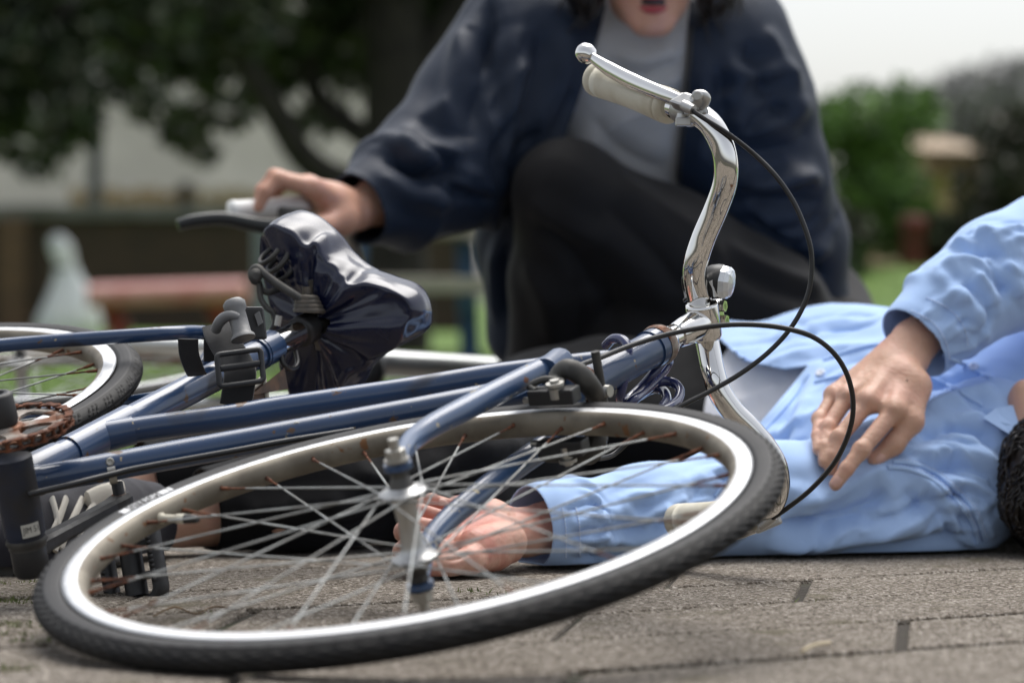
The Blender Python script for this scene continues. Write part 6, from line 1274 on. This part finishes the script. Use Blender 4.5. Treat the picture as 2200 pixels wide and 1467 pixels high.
hd.chain([H3(.084, .012, 0), H3(.102, -.018, 0), H3(.106, -.028, 0)], [.008, .010, .011], .010)
for s in (1, -1):
    hd.cone(H3(.084, .024, s * .018), H3(.078, .024, s * .042), .009, .008, .012); hd.ell(H3(.077, .006, s * .030), [FD, UPH, SDH], [.012, .010, .013], .004); hd.ell(H3(.064, -.024, s * .040), [FD, UPH, SDH], [.022, .024, .018], .02); hd.ell(H3(-.010, -.005, s * .075), [FD, UPH, SDH], [.018, .032, .008], .006); hd.ell(H3(.099, -.030, s * .010), [FD, UPH, SDH], [.009, .008, .009], .006)
hd.chain([H3(-.015, -.05, 0), bl(H3(-.02, -.1, 0), NB, .5), NB], [.055, .052, .055], .03)
hd.cone(H3(.094, -.0625, -.014), H3(.094, -.0625, .014), .0045, .0045, 0, sub=True)       # parted lips
hd.ell(H3(.088, -.084, 0), [FD, UPH, SDH], [.006, .006, .018], .0, sub=False) if False else None
vd, fd_ = hd.mesh(1)
av, af = join_np([(vb, fb), (vd, fd_), (vh, fh)]); body2 = build_np('body', av, af, [M['skin2'], M['black']], kn)
fc = av[af].mean(1); mo = ((fc - H3(.090, -.0625, 0)) @ UPH); md_ = np.abs((fc - HC) @ SDH); ff = (fc - HC) @ FD
body2.data.polygons.foreach_set('material_index', ((np.abs(mo) < .0042) & (md_ < .017) & (ff > .075) & (ff < .0925)).astype(np.int32))
bhd = bvh_of(vd, fd_)
def lip(u0, hw, th, rr):
    mb = MB(); pts = []
    for s in np.linspace(-1, 1, 11):
        o = H3(.13, u0 + th * (1 - s * s) * (1 if u0 < -.0625 else -.35) * -1 * (1 if u0 < -.0625 else 1), s * hw); h = bhd.ray_cast(Vector(o), Vector(-FD))
        pts.append(np.array(h[0]) + .0005 * FD if h[0] is not None else o - .04 * FD)
    mb.tube(catmull(np.array(pts), 3), [.0012, rr * .8, rr, rr, rr * .8, .0012], 10); return build('lip', mb, M['lip'], body2)
lip(-.0700, .0195, .003, .0056); lip(-.0545, .0195, .002, .0042)
for s in (1, -1):
    mb = MB(); mb.ball(H3(.074, .006, s * .031), .0118, 0, 14); build('eye', mb, mat('eye_white', (.7, .68, .66), .2), body2)
    mb = MB(); mb.tube(catmull([H3(.0905, .026, s * .016), H3(.092, .031, s * .030), H3(.082, .027, s * .046)], 4), [.0018, .003, .001], 6); build('eyebrow', mb, M['hair'], body2)
hv = SDF((.02, 4.46, .60), (.38, 4.88, .96), .004); hv.ell(H3(-.022, .030, 0), [FD, UPH, SDH], [.098, .096, .088], .02)
for s in (1, -1): hv.chain([H3(.02, .05, s * .072), H3(.02, -.02, s * .088), H3(.015, -.06, s * .092), H3(.018, -.088, s * .090)], [.038, .032, .028, .014], .02); hv.chain([H3(.050, .085, s * .02), H3(.064, .062, s * .05), H3(.048, .015, s * .076)], [.022, .018, .016], .012)
hv.chain([H3(-.06, .0, 0), H3(-.075, -.08, 0)], [.075, .055], .03)
cv, cq = hv.mesh(1); cv = wrinkle(cv, cq, .005, 60, UPH, .15, 3); hb2 = build_np('hair', cv, cq, M['hair'], body2)
mb = MB(); rs = np.random.default_rng(8); cn = vnormals(cv, cq)
for k in range(420):
    i = rs.integers(len(cv)); p, nn = cv[i], cn[i]; fl = unit(-UPH + .35 * rs.normal(size=3)); fl = unit(fl - (fl @ nn) * nn); pts = [p - .002 * nn]; L_ = .025 + .03 * rs.random()
    for j in range(5): fl = unit(fl + .12 * rs.normal(size=3) - .12 * UPH); pts.append(pts[-1] + fl * L_ / 5 + nn * (.0015 if j < 2 else -.0006))
    mb.tube(np.array(pts), [.0016, .0018, .0012, .0004], 5, cap=False)
build('locks', mb, M['hair'], hb2)
for A, dv in ((AR, A3(-.02, -1, 0)), (AL, A3(.05, .9, -.3))):
    sf = SDF(np.minimum(A, A + .24 * dv) - .12, np.maximum(A, A + .24 * dv) + .12, .005); dv = unit(A3(dv[0], dv[1], 0)); z0 = A3(A[0], A[1], .038)
    sf.chain([A3(A[0], A[1], .075), z0 + dv * .05, z0 + dv * .13 - A3(0, 0, .006), z0 + dv * .185 - A3(0, 0, .010)], [.046, .042, .036, .026], .03); v, f = sf.mesh(1); v[:, 2] = np.maximum(v[:, 2], .002); build_np('shoe', v, f, M['canvas'], kn)

# ================================================================== the second bicycle, silver, lying behind
b2 = thing('bicycle', 'silver bicycle lying behind, its white grip held by the crouching person', 'bicycle', (-.2, 5.0, 0))
SIL = mat('silver_paint', (.62, .64, .63), .28, .75, rough2=.4, nscale=20)
FWc, RWc = A3(-.74, 4.92, .165), A3(.24, 5.42, .165); nb2 = unit(A3(-.06, -.10, .99)); a2 = unit(RWc - FWc); a2 = unit(a2 - (a2 @ nb2) * nb2); t2 = np.cross(nb2, a2)
make_wheel(b2, 'front_wheel', FWc, a2, t2, nb2, N=300, spoke_parts=False, nspokes=28); make_wheel(b2, 'rear_wheel', RWc, a2, t2, nb2, N=300, spoke_parts=False, nspokes=28)
Bp = lambda a, t, n: FWc + a * a2 + t * t2 + n * nb2
wb = np.linalg.norm(RWc - FWc); hd_t, hd_b = Bp(.17, .62, 0), Bp(.13, .47, 0)
stp = q_(742, 742, 4.62); bbp = Bp(.62, -.02, 0) + A3(0, 0, 0)
mb = MB(); tubeA, tubeB = q_(776, 778, 4.80), q_(1130, 800, 5.02)
mb.tube([tubeA, tubeB], .0200, 18); mb.tube([tubeA + A3(0, .03, -.055), tubeB + A3(-.05, .02, -.045)], .015, 16); mb.tube([tubeA + A3(-.02, -.01, .03), tubeA + A3(.01, .03, -.08)], .022, 18)
mb.tube([tubeB, RWc + A3(-.02, -.02, .06)], .010, 12); mb.tube([tubeB + A3(0, 0, -.05), RWc + A3(-.02, -.02, -.06)], .010, 12); build('frame', mb, SIL, b2)
mb = MB()
for s in (1, -1): mb.tube(catmull([FWc + s * .052 * nb2, bl(FWc, tubeA, .35) + s * .048 * nb2, tubeA + A3(-.045, 0, -.02) + s * .035 * nb2], 5), [.007, .010, .012], 12)
build('fork', mb, SIL, b2)
mb = MB(); mb.lathe(q_(776, 800, 4.78), unit(A3(.1, -1, .3)), [(0, .03), (.012, .036), (.03, .030), (.035, .012)], 20); mb.tube([q_(760, 812, 4.78), q_(800, 800, 4.79)], .016, 12); build('stem', mb, M['black'], b2)
mb = MB(); g0, g1 = q_(497, 458, 4.43), q_(668, 442, 4.47)
mb.tube(catmull([g0, g1, q_(730, 470, 4.52), q_(765, 560, 4.58), q_(770, 680, 4.64), q_(776, 790, 4.74), q_(790, 840, 4.80), q_(770, 905, 4.76), q_(700, 950, 4.70), q_(560, 960, 4.66)], 6), .0115, 18); hb3 = build('handlebar', mb, M['steel'], b2)
WG = mat('white_grip_rubber', (.70, .71, .70), .5)
for e0, e1 in ((g0, q_(655, 444, 4.467)), (q_(560, 960, 4.66), q_(680, 952, 4.69))): mb = MB(); d = unit(e1 - e0); L_ = np.linalg.norm(e1 - e0); mb.lathe(e0, d, [(-.003, .004), (-.002, .0165), (.004, .0175), (.01, .0165), (L_ * .5, .0155), (L_ - .01, .0165), (L_, .0170), (L_, .012)], 24); build('grip', mb, WG, hb3)
mb = MB(); mb.tube(catmull([q_(382, 484, 4.35), q_(420, 474, 4.355), q_(480, 470, 4.365), q_(545, 482, 4.375), q_(590, 488, 4.385), q_(625, 480, 4.40)], 6), [.0075, .0085, .0090, .0100, .0125, .0125], 16, flat=(1, .75)); build('brake_lever', mb, mat('black_lever', (.022, .024, .024), .28, .3), hb3)
mb = MB(); mb.box(q_(628, 470, 4.41), A3(.020, .004, -.002), A3(-.002, .013, 0), A3(.001, 0, .015), 0, .005); mb.tube(catmull([q_(655, 478, 4.40), q_(720, 520, 4.44), q_(750, 600, 4.56), q_(760, 720, 4.66)], 5), .0028, 8); build('lever_clamp', mb, M['dark_metal'], hb3)
